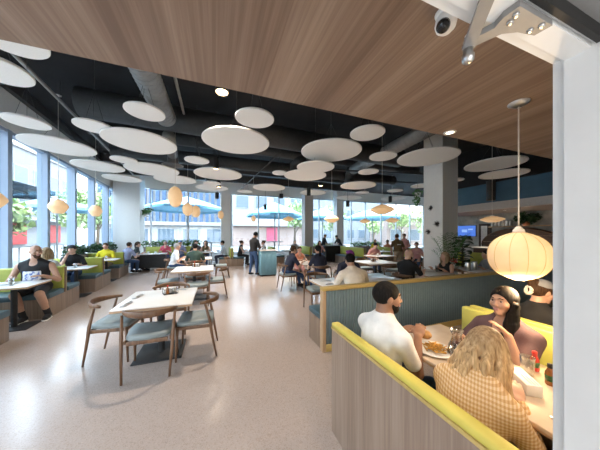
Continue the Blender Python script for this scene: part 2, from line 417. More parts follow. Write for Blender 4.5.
# ------------------------------------------------------------------ people: a smooth-blended distance field turned into ONE surface per body
class Field:
    def __init__(s, lo, hi, vox):
        s.lo = np.array(lo, float); s.vox = vox
        s.n = np.maximum(4, np.ceil((np.array(hi, float) - s.lo) / vox).astype(int) + 1)
        s.D = np.full(s.n, .5, np.float32); s.ax = [s.lo[i] + vox * np.arange(s.n[i]) for i in range(3)]
    def _win(s, lo, hi, m):
        a = np.clip(np.floor((np.array(lo) - m - s.lo) / s.vox).astype(int), 0, s.n); b = np.clip(np.ceil((np.array(hi) + m - s.lo) / s.vox).astype(int) + 1, 0, s.n)
        sl = tuple(slice(a[i], b[i]) for i in range(3))
        return sl, s.ax[0][sl[0]][:, None, None], s.ax[1][sl[1]][None, :, None], s.ax[2][sl[2]][None, None, :]
    def _mix(s, sl, d, k, sub):
        D = s.D[sl]
        if D.size == 0: return
        if sub: D = -D
        h = np.clip(.5 + .5 * (D - d) / k, 0, 1); r = D * (1 - h) + d * h - k * h * (1 - h)
        s.D[sl] = -r if sub else r
    def rc(s, a, b, ra, rb, k=.02, sub=False):
        a = np.array(a, float); b = np.array(b, float); r = max(ra, rb)
        sl, X, Y, Z = s._win(np.minimum(a, b) - r, np.maximum(a, b) + r, k + 3 * s.vox)
        ab = b - a; L = max(1e-9, float(ab @ ab))
        t = np.clip(((X - a[0]) * ab[0] + (Y - a[1]) * ab[1] + (Z - a[2]) * ab[2]) / L, 0, 1)
        d = np.sqrt((X - a[0] - t * ab[0]) ** 2 + (Y - a[1] - t * ab[1]) ** 2 + (Z - a[2] - t * ab[2]) ** 2) - (ra + (rb - ra) * t)
        s._mix(sl, d.astype(np.float32), k, sub)
    def el(s, c, F, r, k=.02, sub=False):
        c = np.array(c, float); F = np.array(F, float); m = max(r)
        sl, X, Y, Z = s._win(c - m, c + m, k + 3 * s.vox)
        q = [((X - c[0]) * F[i][0] + (Y - c[1]) * F[i][1] + (Z - c[2]) * F[i][2]) for i in range(3)]
        k0 = np.sqrt(sum((q[i] / r[i]) ** 2 for i in range(3))); k1 = np.sqrt(sum((q[i] / r[i] ** 2) ** 2 for i in range(3))) + 1e-9
        s._mix(sl, (k0 * (k0 - 1) / k1).astype(np.float32), k, sub)
    def cut(s, p, n):
        n = np.array(n, float); n /= np.linalg.norm(n)
        d = (s.ax[0] - p[0])[:, None, None] * n[0] + (s.ax[1] - p[1])[None, :, None] * n[1] + (s.ax[2] - p[2])[None, None, :] * n[2]
        s.D = np.maximum(s.D, d.astype(np.float32))
    def build(s, name, mats, parent):
        D = np.pad(s.D, 1, constant_values=.5); sg = D < 0; n = np.array(D.shape) - 1
        cs = np.zeros(n, np.int8); acc = np.zeros((*n, 3), np.float32); cnt = np.zeros(n, np.float32)
        co = [(i, j, k) for i in (0, 1) for j in (0, 1) for k in (0, 1)]
        g = lambda A, o: A[o[0]:o[0] + n[0], o[1]:o[1] + n[1], o[2]:o[2] + n[2]]
        for o in co: cs += g(sg, o)
        act = (cs > 0) & (cs < 8); I = np.argwhere(act)
        if len(I) == 0: return None
        P = np.zeros((len(I), 3)); W = np.zeros(len(I))
        val = {o: D[I[:, 0] + o[0], I[:, 1] + o[1], I[:, 2] + o[2]] for o in co}
        for a in co:
            for x in range(3):
                if a[x]: continue
                b = list(a); b[x] = 1; b = tuple(b); va, vb = val[a], val[b]; m = (va < 0) != (vb < 0)
                t = np.where(m, va / np.where(m, va - vb, 1), 0); p = np.tile(np.array(a, float), (len(I), 1)); p[:, x] = t
                P += p * m[:, None]; W += m
        P = (P / W[:, None] + I - 1) * s.vox + s.lo
        idx = np.full(n, -1, int); idx[act] = np.arange(len(I))
        Q = []
        for x in range(3):
            y, z = (x + 1) % 3, (x + 2) % 3
            A = np.moveaxis(sg, (x, y, z), (0, 1, 2)); J = np.moveaxis(idx, (x, y, z), (0, 1, 2))
            a = A[:-1, 1:-1, 1:-1]; b = A[1:, 1:-1, 1:-1]; e = np.argwhere(a != b)
            if len(e) == 0: continue
            i, j, k = e[:, 0], e[:, 1], e[:, 2]
            q = np.stack([J[i, j, k], J[i, j + 1, k], J[i, j + 1, k + 1], J[i, j, k + 1]], 1)
            fl = ~a[i, j, k]; q[fl] = q[fl][:, ::-1]; Q.append(q)
        Q = np.concatenate(Q)
        me = bpy.data.meshes.new(name); me.vertices.add(len(P)); me.vertices.foreach_set('co', P.astype(np.float32).ravel())
        me.loops.add(len(Q) * 4); me.loops.foreach_set('vertex_index', Q.astype(np.int32).ravel())
        me.polygons.add(len(Q)); me.polygons.foreach_set('loop_start', (np.arange(len(Q)) * 4).astype(np.int32)); me.polygons.foreach_set('loop_total', np.full(len(Q), 4, np.int32))
        me.update(calc_edges=True); me.polygons.foreach_set('use_smooth', np.ones(len(Q), bool))
        for m in (mats if isinstance(mats, (list, tuple)) else [mats]): me.materials.append(MT[m])
        o = bpy.data.objects.new(name, me); C.objects.link(o)
        if parent: o.parent = parent
        return o

def V(*a): return np.array(a, float)
def unit(a): return a / (np.linalg.norm(a) + 1e-9)
def ik(a, t, l1, l2, pole):
    d = t - a; L = np.linalg.norm(d); M_ = (l1 + l2) * .995
    if L > M_: t = a + d / L * M_; d = t - a; L = M_
    L = max(L, abs(l1 - l2) + .02)
    x = (l1 * l1 - l2 * l2 + L * L) / (2 * L); y = math.sqrt(max(0, l1 * l1 - x * x)); u = unit(d); p = unit(pole - u * (pole @ u))
    return a + u * x + p * y, a + unit(d) * L
def rotm(yaw, pitch, roll=0):
    return np.array(Matrix.Rotation(yaw, 3, 'Z') @ Matrix.Rotation(pitch, 3, 'X') @ Matrix.Rotation(roll, 3, 'Y'))

def person(label, loc, rz, sit=True, s=1.0, fem=False, fat=1.0, seat=.46, lean=8, side=0, twist=0, head=(0, 0, 0), hands=None, feet=None, curl=.5,
           skin='light', top=('cloth_black', 'short'), bottom=('cloth_jeans', 'long'), shoes='cloth_black', hair=('short', 'hair_brown'),
           beard=None, cap=None, apron=None, socks=None, vox=.011, face=False, collar=False, extra=None, group=None, palms=None, poles=None):
    """Local frame: faces +Y, right hand at +X, origin on the floor below the pelvis."""
    root = thing('person', label, 'person', loc, rz, group)
    pz_ = (seat + .085 * s) if sit else .93 * s
    Pv = V(0, 0, pz_); la = R(lean); sd = R(side)
    up = unit(V(math.sin(sd), math.sin(la), math.cos(la))); lat0 = unit(V(1, 0, 0) - up * up[0])
    fw0 = np.cross(up, lat0); tw = R(twist)
    lat = lat0 * math.cos(tw) + fw0 * math.sin(tw); fw = np.cross(up, lat)
    sw = (.165 if fem else .19) * s * (1 + (fat - 1) * .5)
    N = Pv + up * .49 * s; SH = Pv + up * .398 * s
    S = {+1: SH + lat * sw, -1: SH - lat * sw}
    Hp = {+1: Pv + V(.09 * s, 0, -.01), -1: Pv + V(-.09 * s, 0, -.01)}
    hm = rotm(R(head[0]), R(head[1]), R(head[2]) if len(head) > 2 else 0)
    hr, hf, hu = hm[:, 0], hm[:, 1], hm[:, 2]
    hc = N + up * .062 * s + hu * .102 * s + hf * .018 * s
    HF = np.array([hr, hf, hu])
    if hands is None: hands = ((.17, .34, .80), (-.17, .34, .80)) if sit else ((.27, .06, .82 * s), (-.27, .06, .82 * s))
    if feet is None: feet = ((.11, .40, .075), (-.11, .36, .075)) if sit else ((.11, .03, .075), (-.11, -.03, .075))
    arms = {}
    for i, g in enumerate((+1, -1)):
        E_, Wt = ik(S[g], V(*hands[i]), .285 * s, .25 * s, V(g * .55, -.35, -.85) if not poles else V(*poles[i])); arms[g] = (E_, Wt)
    legs = {}
    for i, g in enumerate((+1, -1)):
        K_, A_ = ik(Hp[g], V(*feet[i]), .42 * s, .41 * s, V(g * .12, 1, .75 if sit else .1)); legs[g] = (K_, A_)
    pts = [Pv, N, hc + hu * .16 * s, hc - hu * .1] + [x for a in arms.values() for x in a] + [x for a in legs.values() for x in a] + list(S.values())
    lo = np.min(pts, 0) - .26 * s; hi = np.max(pts, 0) + .26 * s; lo[2] = max(lo[2], -.02)
    def field(v=vox): return Field(lo, hi, v)
    F0 = np.array([lat, fw, up])
    def torso(f, e=0.0, k=.05):
        f.el(Pv + up * .02, np.array([V(1, 0, 0), V(0, 1, 0), V(0, 0, 1)]), (.165 * s * fat + e, .125 * s * fat + e, .115 * s + e), k)
        f.el(Pv + up * .16 * s + fw * .012 * (fat - .8), F0, (.142 * s * fat + e, .105 * s * fat ** 1.5 + e, .16 * s + e), k)
        f.el(Pv + up * .315 * s, F0, (.158 * s * (fat * .6 + .4) + e, .108 * s * fat + e, .165 * s + e), k)
        if fem:
            for g in (1, -1): f.el(Pv + up * .30 * s + lat * g * .075 * s + fw * .085 * s * fat, F0, (.07 * s + e, .055 * s + e, .065 * s + e), .03)
        f.rc(S[1] - lat * .03 * s, S[-1] + lat * .03 * s, .052 * s + e, .052 * s + e, .05)
        [f.rc(N + up * .022 * s, S[g] - lat * g * .02 * s, .050 * s + e * .7, .042 * s + e, .06) for g in (1, -1)]
    def arm(f, g, e=0.0, part=2.0):
        E_, Wt = arms[g]; q = (.8 + .2 * fat)
        r0, r1, r2 = .047 * s * q, .040 * s * q, .027 * s
        if part >= 1:
            f.rc(S[g], E_, r0 + e, r1 + e, .025); t = min(1, part - 1)
            if t > 0: f.rc(E_, E_ + (Wt - E_) * t, r1 + e, r1 + (r2 - r1) * t + e, .015)
        else: f.rc(S[g], S[g] + (E_ - S[g]) * part, r0 + e, r0 + (r1 - r0) * part + e * 1.25, .025)
    def leg(f, g, e=0.0, part=2.0):
        K_, A_ = legs[g]; q = (.75 + .25 * fat)
        r0, r1, r2 = .083 * s * q, .056 * s * q, .036 * s
        if part >= 1:
            f.rc(Hp[g], K_, r0 + e, r1 + e, .03); t = min(1, part - 1)
            if t > 0:
                f.rc(K_, K_ + (A_ - K_) * t, r1 + e, r1 + (r2 - r1) * t + e * 1.2, .02)
                if e < .012 and t > .5: f.rc(K_ + (A_ - K_) * .18 - V(0, .012, 0), K_ + (A_ - K_) * .45 - V(0, .016, 0), .047 * s, .042 * s, .03)
        else: f.rc(Hp[g], Hp[g] + (K_ - Hp[g]) * part, r0 + e, r0 + (r1 - r0) * part + e * 1.3, .03)
    def hand(f, g, i):
        E_, Wt = arms[g]; d = unit(Wt - E_)
        pn = V(*palms[i]) if palms and palms[i] else V(0, 0, -1)
        d = unit(d * .75 + unit(V(-g * .25, .8, -.1)) * .45) if sit and not (palms and palms[i]) else d
        pn = unit(pn - d * (pn @ d)); sd_ = np.cross(d, pn) * 1.0
        sd_ = sd_ if (sd_ @ lat) * g < 0 else -sd_           # towards the thumb: inwards with palms down
        m = max(.0085 * s, .62 * vox); hs = s * (.94 if fem else 1)
        pc = Wt + d * .05 * hs
        f.el(pc, np.array([d, sd_, pn]), (.055 * hs, .043 * hs, max(.016, vox * 1.1)), .015)
        for q, (ln, of) in enumerate(((.070, .030), (.080, .010), (.074, -.010), (.058, -.029))):
            b = Wt + d * (.085 - .004 * abs(q - 1)) * hs + sd_ * of * hs; a0 = Wt + d * .045 * hs + sd_ * of * .7 * hs
            f.rc(a0, b, m * 1.15, m * 1.1, .006); ang = 0.25 * curl; p = b
            for L_, kk in ((.45, 1), (.32, .92), (.26, .8)):
                dd = d * math.cos(ang) + pn * math.sin(ang) + sd_ * of * .9; n_ = p + unit(dd) * ln * L_ * hs
                f.rc(p, n_, m * kk * 1.05, m * kk * .95, .004); p = n_; ang += .75 * curl
        a0 = Wt + d * .022 * hs + sd_ * .022 * hs; a1 = a0 + unit(d * .75 + sd_ * .75 + pn * .25) * .042 * hs; a2 = a1 + unit(d * .95 + sd_ * .2 + pn * .3) * .034 * hs
        f.rc(a0, a1, m * 1.45, m * 1.2, .01); f.rc(a1, a2, m * 1.15, m * .95, .004)
    hx = lambda r_=0, f_=0, u_=0: hc + hr * r_ * s + hf * f_ * s + hu * u_ * s
    # body
    f = field(); torso(f)
    f.rc(N - up * .02, hx(0, -.022, -.05), .063 * s * (.86 if fem else 1), .056 * s * (.88 if fem else 1), .02)
    for i, g in enumerate((+1, -1)):
        arm(f, g); hand(f, g, i); leg(f, g)
        K_, A_ = legs[g]; fd = unit(V(A_[0] - K_[0], 0, 0) * .4 + V(g * .18, 1, 0)); f.rc(A_ - V(0, 0, .025), A_ + fd * .15 * s - V(0, 0, .045), .034 * s, .026 * s, .02)
    f.el(hx(0, -.012, .028), HF, (.073 * s, .093 * s, .088 * s), .02)
    f.rc(hx(0, .022, -.008), hx(0, .052, -.078), .066 * s, .036 * s, .03)
    for g in (1, -1):
        f.el(hx(g * .037, .060, -.022), HF, (.028 * s, .026 * s, .026 * s), .02)
        f.el(hx(g * .074, -.006, -.002), HF, (.010 * s, .020 * s, .031 * s), .008)
    if face or vox < .009:
        for g in (1, -1): f.el(hx(g * .031, .098, .014), HF, (.019 * s, .018 * s, .011 * s), .010, sub=True)
        f.rc(hx(-.03, .082, .032), hx(.03, .082, .032), .010 * s, .010 * s, .012)
    nr = .8 if fem else 1
    f.rc(hx(0, .084, .014), hx(0, .104, -.020), .009 * s, .0135 * s * nr, .010)
    for g in (1, -1): f.el(hx(g * .012, .095, -.023), HF, (.009 * s, .010 * s, .008 * s), .006)
    f.el(hx(0, .084, -.049), HF, (.023 * s, .014 * s, .007 * s), .006); f.el(hx(0, .082, -.060), HF, (.020 * s, .014 * s, .008 * s), .006)
    f.build('body', 'skin_' + skin, root)
    # clothes, each a skin of its own over the body
    e = max(.010, .9 * vox) * s
    mat_t, slv = top[0], top[1]
    f = field(); torso(f, e)
    for g in (1, -1):
        if slv == 'tank': f.rc(S[g] - lat * g * .03, SH, .05 * s, .06 * s, .02)
        else: arm(f, g, e, {'short': .68, 'half': .9, 'long': 1.9, 'roll': 1.35}[slv])
    if slv == 'tank': [f.rc(S[g] + lat * g * .03, S[g] + lat * g * .12, .075 * s, .10 * s, .01, sub=True) for g in (1, -1)]
    f.rc(N + up * .05, N + fw * .03 + up * .1, .06 * s, .07 * s, .01, sub=True)
    if slv == 'tank' or fem: f.el(N + fw * .085 * s - up * .01, F0, (.06 * s, .05 * s, .075 * s), .01, sub=True)
    f.cut(Pv - up * .075 * s, -up)
    f.build({'tank': 'tank_top', 'long': 'shirt', 'roll': 'shirt'}.get(slv, 'shirt'), mat_t, root)
    if collar:
        f = field(); f.rc(N + up * .005, N + up * .03, .066 * s, .062 * s, .01); f.rc(N + up * .02 + fw * .01, N + up * .1 + fw * .03, .057 * s, .057 * s, .005, sub=True); f.cut(N + up * .035, up); f.build('collar', mat_t, root)
    f = field(); e2 = e * .8
    f.el(Pv + up * .01, np.array([V(1, 0, 0), V(0, 1, 0), V(0, 0, 1)]), (.165 * s * fat + e2, .125 * s * fat + e2, .115 * s + e2), .05)
    for g in (1, -1): leg(f, g, e2, 1.88 if bottom[1] == 'long' else .92)
    f.cut(Pv + up * .07 * s, up)
    f.build('trousers' if bottom[1] == 'long' else 'shorts', bottom[0], root)
    for i, g in enumerate((+1, -1)):
        K_, A_ = legs[g]; fd = unit(V(g * .18, 1, 0)); f = Field(A_ - .3, A_ + .3, min(vox, .010)) if vox > .007 else Field(A_ - .28, A_ + .28, .008)
        f.rc(A_ + V(0, 0, -.012) - fd * .02, A_ + fd * .06 * s - V(0, 0, .03), .044 * s, .040 * s, .02); f.rc(A_ + fd * .06 * s - V(0, 0, .032), A_ + fd * .165 * s - V(0, 0, .04), .042 * s, .034 * s, .02)
        f.cut(V(0, 0, .004), V(0, 0, -1)); sh_ = f.build('shoe', shoes, root)
        f = Field(A_ - .3, A_ + .3, .010)
        f.rc(A_ - fd * .02 + V(0, 0, -.055), A_ + fd * .165 * s + V(0, 0, -.055), .046 * s, .040 * s, .02); f.cut(V(0, 0, A_[2] - .05), V(0, 0, 1)); f.cut(V(0, 0, .002), V(0, 0, -1))
        if socks: f.build('sole', 'paper', sh_); f = Field(A_ - .3, A_ + .3, .009); f.rc(A_ + (K_ - A_) * .34, A_, .046 * s, .042 * s, .01); f.cut(A_ + (K_ - A_) * .3, K_ - A_); f.build('sock', socks, root)
    # hair
    hs_, hmat = hair
    if hs_ != 'bald':
        hv = min(vox, .009); f = Field(np.minimum(hc, N) - .34 * s, np.maximum(hc, N) + .30 * s, hv)
        t = .012 * s if hs_ in ('short', 'buzz') else .016 * s
        f.el(hx(0, -.016, .030), HF, (.073 * s + t, .091 * s + t, .086 * s + t), .01)
        f.el(hx(0, .105, -.030 if hs_ in ('short', 'buzz') else -.014), HF, (.080 * s, .088 * s, .085 * s), .012, sub=True)
        f.el(hx(0, .012, -.085), HF, (.12 * s, .06 * s, .075 * s), .01, sub=True)
        for g in (1, -1): f.el(hx(g * .085, .004, -.012), HF, (.022 * s, .022 * s, .036 * s), .008, sub=True)
        f.cut(hx(0, 0, -.075), -hu)
        if hs_ in ('long', 'wavy', 'sidelong', 'tail') and not cap: f.rc(hx(0, .085, .085), hx(0, -.03, .135), .007 * s, .006 * s, .006, sub=True)
        rnd = random.Random(len(label))
        if hs_ in ('long', 'wavy'):
            n_ = 15 if vox > .008 else 30
            for q in range(n_):
                ph = R(-28 + 236 * q / (n_ - 1)) + PI        # round the back of the head, ear to ear
                a = hx(.070 * math.cos(ph), -.012 + .085 * math.sin(ph), .035 + rnd.uniform(-.02, .03)); p = a; ln = (.30 if hs_ == 'long' else .50) * s + rnd.uniform(-.05, .03)
                o_ = unit(hr * math.cos(ph) + hf * math.sin(ph)); r0 = (.024 if vox > .008 else .019) * s
                for st in range(4):
                    wv = .020 * math.sin(st * 1.9 + q * 1.7) if hs_ == 'wavy' else .004 * math.sin(st + q)
                    nx = a + V(0, 0, -1) * ln * (st + 1) / 4 + o_ * (.026 * math.sin(PI * (st + 1) / 3.2) + (.085 if hs_ == 'wavy' else -.006) * (st + 1) / 4 + .5 * wv) * s + np.cross(o_, V(0, 0, 1)) * wv - (hr * .06 + hf * .04) * ((st + 1) / 4 if hs_ == 'wavy' else 0)
                    f.rc(p, nx, r0 * (1 - .12 * st), r0 * (1 - .12 * (st + 1)), .008 if vox > .008 else .005); p = nx
        elif hs_ == 'bun': f.el(hx(0, -.10, .075), HF, (.045 * s,) * 3, .015)
        elif hs_ == 'tail':
            p = hx(0, -.10, .03)
            for st in range(5):
                nx = p + V(0, 0, -.065) - hf * (.02 if st == 0 else -.004) * s + hr * .008 * math.sin(st * 2); f.rc(p, nx, .032 * s - .003 * st, .029 * s - .003 * st, .01); p = nx
        elif hs_ == 'sidelong':                              # gathered over the left shoulder, falling down the chest
            for q in range(9):
                p = hx(-.05 - .005 * q, -.05 + .008 * q, -.01)
                for st in range(5):
                    nx = p + V(-.020 + .004 * q + .010 * math.sin(st * 1.7 + q), .018, -.068); f.rc(p, nx, .021, .019, .006); p = nx
            f.el(hx(0, -.07, -.045), HF, (.075 * s, .055 * s, .06 * s), .02)
        ho = f.build('hair', hmat, root)
    if beard:
        hv = min(vox, .009); f = Field(hc - .16 * s, hc + .16 * s, hv); f.rc(hx(0, .020, -.012), hx(0, .053, -.083), .069 * s, .041 * s, .03)
        f.cut(hx(0, .02, -.030), hu * .9 - hf * .35); f.cut(hx(0, .012, 0), -hf); f.el(hx(0, .11, -.046), HF, (.026 * s, .04 * s, .012 * s), .006, sub=True); f.el(hx(0, .09, -.012), HF, (.034, .04, .028), .008, sub=True)
        f.build('beard', beard, root)
    if cap:
        f = Field(hc - .22 * s, hc + .26 * s, min(vox, .008)); bk = -1 if cap[1] == 'back' else 1
        f.el(hx(0, -.012, .045), HF, (.088 * s, .108 * s, .088 * s), .01); f.cut(hx(0, 0, .045), -hu + hf * .12 * bk); co_ = f.build('cap', cap[0], root)
        f = Field(hc - .25 * s, hc + .26 * s, min(vox, .008)); f.el(hx(0, .115 * bk, .048), HF, (.078 * s, .075 * s, .010 * s), .005); f.build('brim', cap[2] if len(cap) > 2 else cap[0], co_)
    if apron:
        f = field(); torso(f, e * 2.2); f.cut(Pv + fw * .055, -fw); f.cut(Pv + up * .36 * s, up); f.cut(Pv - up * .06, -up); f.build('apron', apron, root)
    if face:
        for g in (1, -1):
            ey = MB(); M = Matrix.Translation(Vector(hx(g * .031, .0715, .0125))) @ Matrix([list(x) for x in hm]).to_4x4()
            ey.lathe([(0, -.0108), (.008, -.0075), (.0108, 0), (.008, .0075), (0, .0108)], 14, M=M); eo = ey.build('eye', 'eye_white', root)
            MB().lathe([(0, 0), (.006, 0), (.0045, .002), (0, .003)], 12, M=M @ Matrix.Translation((0, .0092, .0)) @ Matrix.Rotation(R(-90), 4, 'X')).build('iris', 'hair_black', eo)
            b_ = MB(); b_.tube([hx(g * .013, .091, .031), hx(g * .030, .089, .038), hx(g * .049, .074, .032)], [.0032, .004, .002], 6); b_.build('eyebrow', 'hair_black', root)
        l_ = MB(); l_.tube([hx(-.022, .088, -.051), hx(-.008, .0985, -.049), hx(.008, .0985, -.049), hx(.022, .088, -.051)], [.002, .0048, .0048, .002], 8)
        l_.tube([hx(-.020, .087, -.056), hx(0, .097, -.061), hx(.020, .087, -.056)], [.002, .0055, .002], 8); l_.build('lips', 'cloth_pink', root)
    return root, dict(field=field, torso=torso, e=e, root=root, hx=hx, hm=hm, N=N, SH=SH, arms=arms, legs=legs, up=up, fw=fw, lat=lat, P=Pv, s=s)

# ------------------------------------------------------------------ furniture makers
def make_chair():
    t = thing('dining_chair', '', 'chair')
    sm = MB(); n = 10; vs = []; fs = []
    def outline(k, g): return [(.255 * k, .235 * k), (.27 * k, .0), (.235 * k, -.22 * k), (-.235 * k, -.22 * k), (-.27 * k, 0), (-.255 * k, .235 * k)]
    rings = [(.97, .428), (1.0, .438), (1.0, .466), (.96, .482), (.55, .478), (.0, .470)]
    pts = lambda k: [(x, y) for x, y in ((.18 * k, .225 * k), (.225 * k, .21 * k), (.235 * k, .15 * k), (.232 * k, 0), (.215 * k, -.15 * k), (.17 * k, -.20 * k), (0, -.215 * k), (-.17 * k, -.20 * k), (-.215 * k, -.15 * k), (-.232 * k, 0), (-.235 * k, .15 * k), (-.225 * k, .21 * k), (-.18 * k, .225 * k), (0, .23 * k))]
    for k, z in rings: vs += [(x, y, z + (.012 * (abs(x) / .26) ** 2 if k < 1 else 0)) for x, y in pts(k)]
    m = 14
    for r in range(len(rings) - 1): fs += [(r * m + i, (r * m + (i + 1) % m), ((r + 1) * m + (i + 1) % m), (r + 1) * m + i) for i in range(m)]
    fs.append(list(range(m))[::-1]); sm.add(vs, fs, True); sm.build('seat', 'blue_seat', t)
    f = MB(); f.box(-.22, .22, .195, .215, .385, .43, .004); f.box(-.20, .20, -.205, -.185, .385, .43, .004)
    for g in (1, -1): f.box(g * .222 - .009, g * .222 + .009, -.18, .20, .39, .43, .004)
    f.build('seat_frame', 'walnut', t)
    for g in (1, -1):
        MB().tube([(g * .235, .225, 0), (g * .235, .215, .25), (g * .238, .205, .44)], [.0115, .017, .019], 10).build('leg', 'walnut', t)
        MB().tube([(g * .225, -.255, 0), (g * .243, -.20, .30), (g * .250, -.175, .48), (g * .262, -.12, .705)], [.0115, .0175, .019, .014], 10).build('leg', 'walnut', t)
    b = MB(); P_ = []; r_ = []
    for q in range(17):
        a = -1.25 + 2.5 * q / 16; k = math.cos(a * .72)
        P_.append((.27 * math.sin(a) / math.sin(1.25) * (1 if abs(a) < 1.1 else .99), -.055 - .215 * (math.cos(a) - math.cos(1.25)) / (1 - math.cos(1.25)), .715 + .015 * k))
        r_.append((.016 + .025 * max(0, math.cos(a * 1.15)) ** 1.5, .013 + .003 * k))
    b.tube(P_, r_, 12, up=(0, 0, 1)); b.build('backrest', 'walnut', t)
    return t
def chair(x, y, rz, label, group=None): return place('chair', make_chair, (x, y, 0), R(rz), label, group)
def make_table(w, d, h=.75, r=0):
    def f():
        t = thing('dining_table', '', 'table')
        if r: MB().lathe([(0, h - .03), (r - .005, h - .03), (r, h - .025), (r, h - .004), (r - .004, h), (0, h)], 48, smooth=False).build('table_top', 'table_white', t)
        else: MB().box(-w / 2, w / 2, -d / 2, d / 2, h - .012, h, .003).build('table_top', 'table_white', t)
        if not r: MB().box(-w / 2 + .002, w / 2 - .002, -d / 2 + .002, d / 2 - .002, h - .036, h - .012).build('table_edge', 'ply_edge', t)
        MB().cyl(0, 0, .018, h - .036, .04, 16).build('pole', 'black_metal', t)
        b = min(w or 2 * r, d or 2 * r) * .33
        MB().box(-b, b, -b, b, 0, .018, .004).build('base_plate', 'black_metal', t)
        MB().box(-.16, .16, -.16, .16, h - .045, h - .036).build('mounting_plate', 'black_metal', t)
        return t
    return f
def table(x, y, rz, w, d, label, h=.75, r=0, group=None): return place(('table', w, d, h, r), make_table(w, d, h, r), (x, y, 0), R(rz), label, group)
def make_booth(W, L=1.25, col='lime', seat='teal_seat', h=.92):
    def f():
        t = thing('booth_bench', '', 'booth bench')
        MB().box(-W, 0, -L / 2, L / 2, .0, .37, .004).build('base', 'booth_wood', t)
        for g in (1, -1):
            y0, y1 = sorted((g * .085, g * (L / 2 + .012)))
            MB().box(-W, .012, y0, y1, .37, .47, .02).build('seat', seat, t)
            y0, y1 = sorted((g * .022, g * .092))
            MB().box(-W, -.01, y0, y1, .45, h, .018).build('backrest', col, t)
        MB().box(-W, .008, -.022, .022, .37, h - .01, .003).build('end_panel', 'booth_wood', t)
        return t
    return f
def booth(x, y, rz, W, label, L=1.25, col='lime'): return place(('booth', W, L, col), make_booth(W, L, col), (x, y, 0), rz, label)
def leaf_cluster(mb, c, rad, n, size, rnd, up=.3):
    for _ in range(n):
        while True:
            p = Vector((rnd.uniform(-1, 1), rnd.uniform(-1, 1), rnd.uniform(-1, 1)))
            if p.length < 1: break
        p = Vector(c) + Vector((p.x * rad[0], p.y * rad[1], p.z * rad[2]))
        d = Vector((rnd.gauss(0, 1), rnd.gauss(0, 1), rnd.gauss(up, .8))).normalized(); a = d.cross(Vector((rnd.gauss(0, 1), rnd.gauss(0, 1), rnd.gauss(0, 1)))).normalized(); nrm = d.cross(a)
        l = size * rnd.uniform(.6, 1.3); w_ = l * .38
        mb.add([p, p + d * l * .5 + a * w_ + nrm * w_ * .25, p + d * l, p + d * l * .5 - a * w_ + nrm * w_ * .25], [(0, 1, 2), (0, 2, 3)], True)
def planter(loc, rz, L, D_, h, label, fol='foliage', spread=.22, rnd=None, box='booth_wood'):
    t = thing('planter', label, 'planter', loc, rz); rnd = random.Random(label)
    p = MB(); p.box(-L / 2, L / 2, -D_ / 2, D_ / 2, 0, h - .03, .004); p.build('planter_box', box, t)
    MB().box(-L / 2 + .02, L / 2 - .02, -D_ / 2 + .02, D_ / 2 - .02, h - .03, h - .015).build('soil', 'bark', t)
    m = MB(); n = int(L / .16)
    for i in range(n): leaf_cluster(m, (-L / 2 + L * (i + .5) / n, 0, h + spread * .6), (.16, D_ * .6, spread * rnd.uniform(.7, 1.1)), 45, .11, rnd)
    m.build('foliage', fol, t); return t
def pendant(label, loc, r, h, kind, zt=ZC, mat='lamp_shade_far', ribs=0, sock='white'):
    t = thing('pendant_lamp', label, 'pendant lamp', loc)
    pr = {'saucer': lambda u: (1 - .52 * abs(u) ** 1.5, u), 'ball': lambda u: (math.sqrt(max(0, 1 - abs(u) ** 2.3)), u), 'flat': lambda u: (1 - .66 * abs(u) ** 1.35, u)}[kind]
    prof = []
    for i in range(25):
        u = -1 + 2 * i / 24; k = max(.22 if abs(u) > .9 else 0, pr(u)[0]); prof.append((r * k, u * h / 2))
    if kind != 'ball': prof = [(0, -h / 2)] + prof + [(0, h / 2)]
    MB().lathe(prof, 40).build('lamp_shade', mat, t)
    MB().lathe([(0, -h / 2 - .004), (r * .2, -h / 2 - .004), (r * .22, -h / 2 + .006), (0, -h / 2 + .006)], 24).build('bottom_ring', sock, t)
    MB().lathe([(0, h / 2), (r * .2, h / 2), (r * .18, h / 2 + .02), (.012, h / 2 + .045), (0, h / 2 + .045)], 24).build('top_cap', sock, t)
    if ribs:
        rb = MB()
        for k in range(ribs):
            th = 2 * PI * (k + .35) / ribs
            rb.tube([((q[0] + .0012) * math.cos(th), (q[0] + .0012) * math.sin(th), q[1]) for q in prof], .0013, 5)
        rb.build('ribs', 'rail_wood', t)
    MB().tube([(0, 0, h / 2 + .03), (0, 0, zt - loc[2] - .01)], .0045 if ribs else .006, 8).build('cord', 'cable', t)
    MB().lathe([(0, zt - loc[2] - .03), (.03, zt - loc[2] - .028), (.062, zt - loc[2] - .008), (.062, zt - loc[2])], 28).build('canopy', 'steel' if ribs else sock, t)
    return t
def disc(x, y, z, d, label):
    t = thing('ceiling_disc', label, 'ceiling disc', (x, y, z)); r = d / 2
    MB().lathe([(0, 0), (r - .006, 0), (r, .006), (r, .028), (r - .006, .034), (0, .034)], 64, smooth=False).build('disc_panel', 'disc_felt', t)
    m = MB()
    for k in range(3): m.tube([(r * .55 * math.cos(2.1 * k), r * .55 * math.sin(2.1 * k), .034), (0, 0, (ZC - z) * .45)], .003, 5)
    m.tube([(0, 0, (ZC - z) * .45), (0, 0, ZC - z)], .004, 5); m.build('hanging_wire', 'wire', t)
    return t

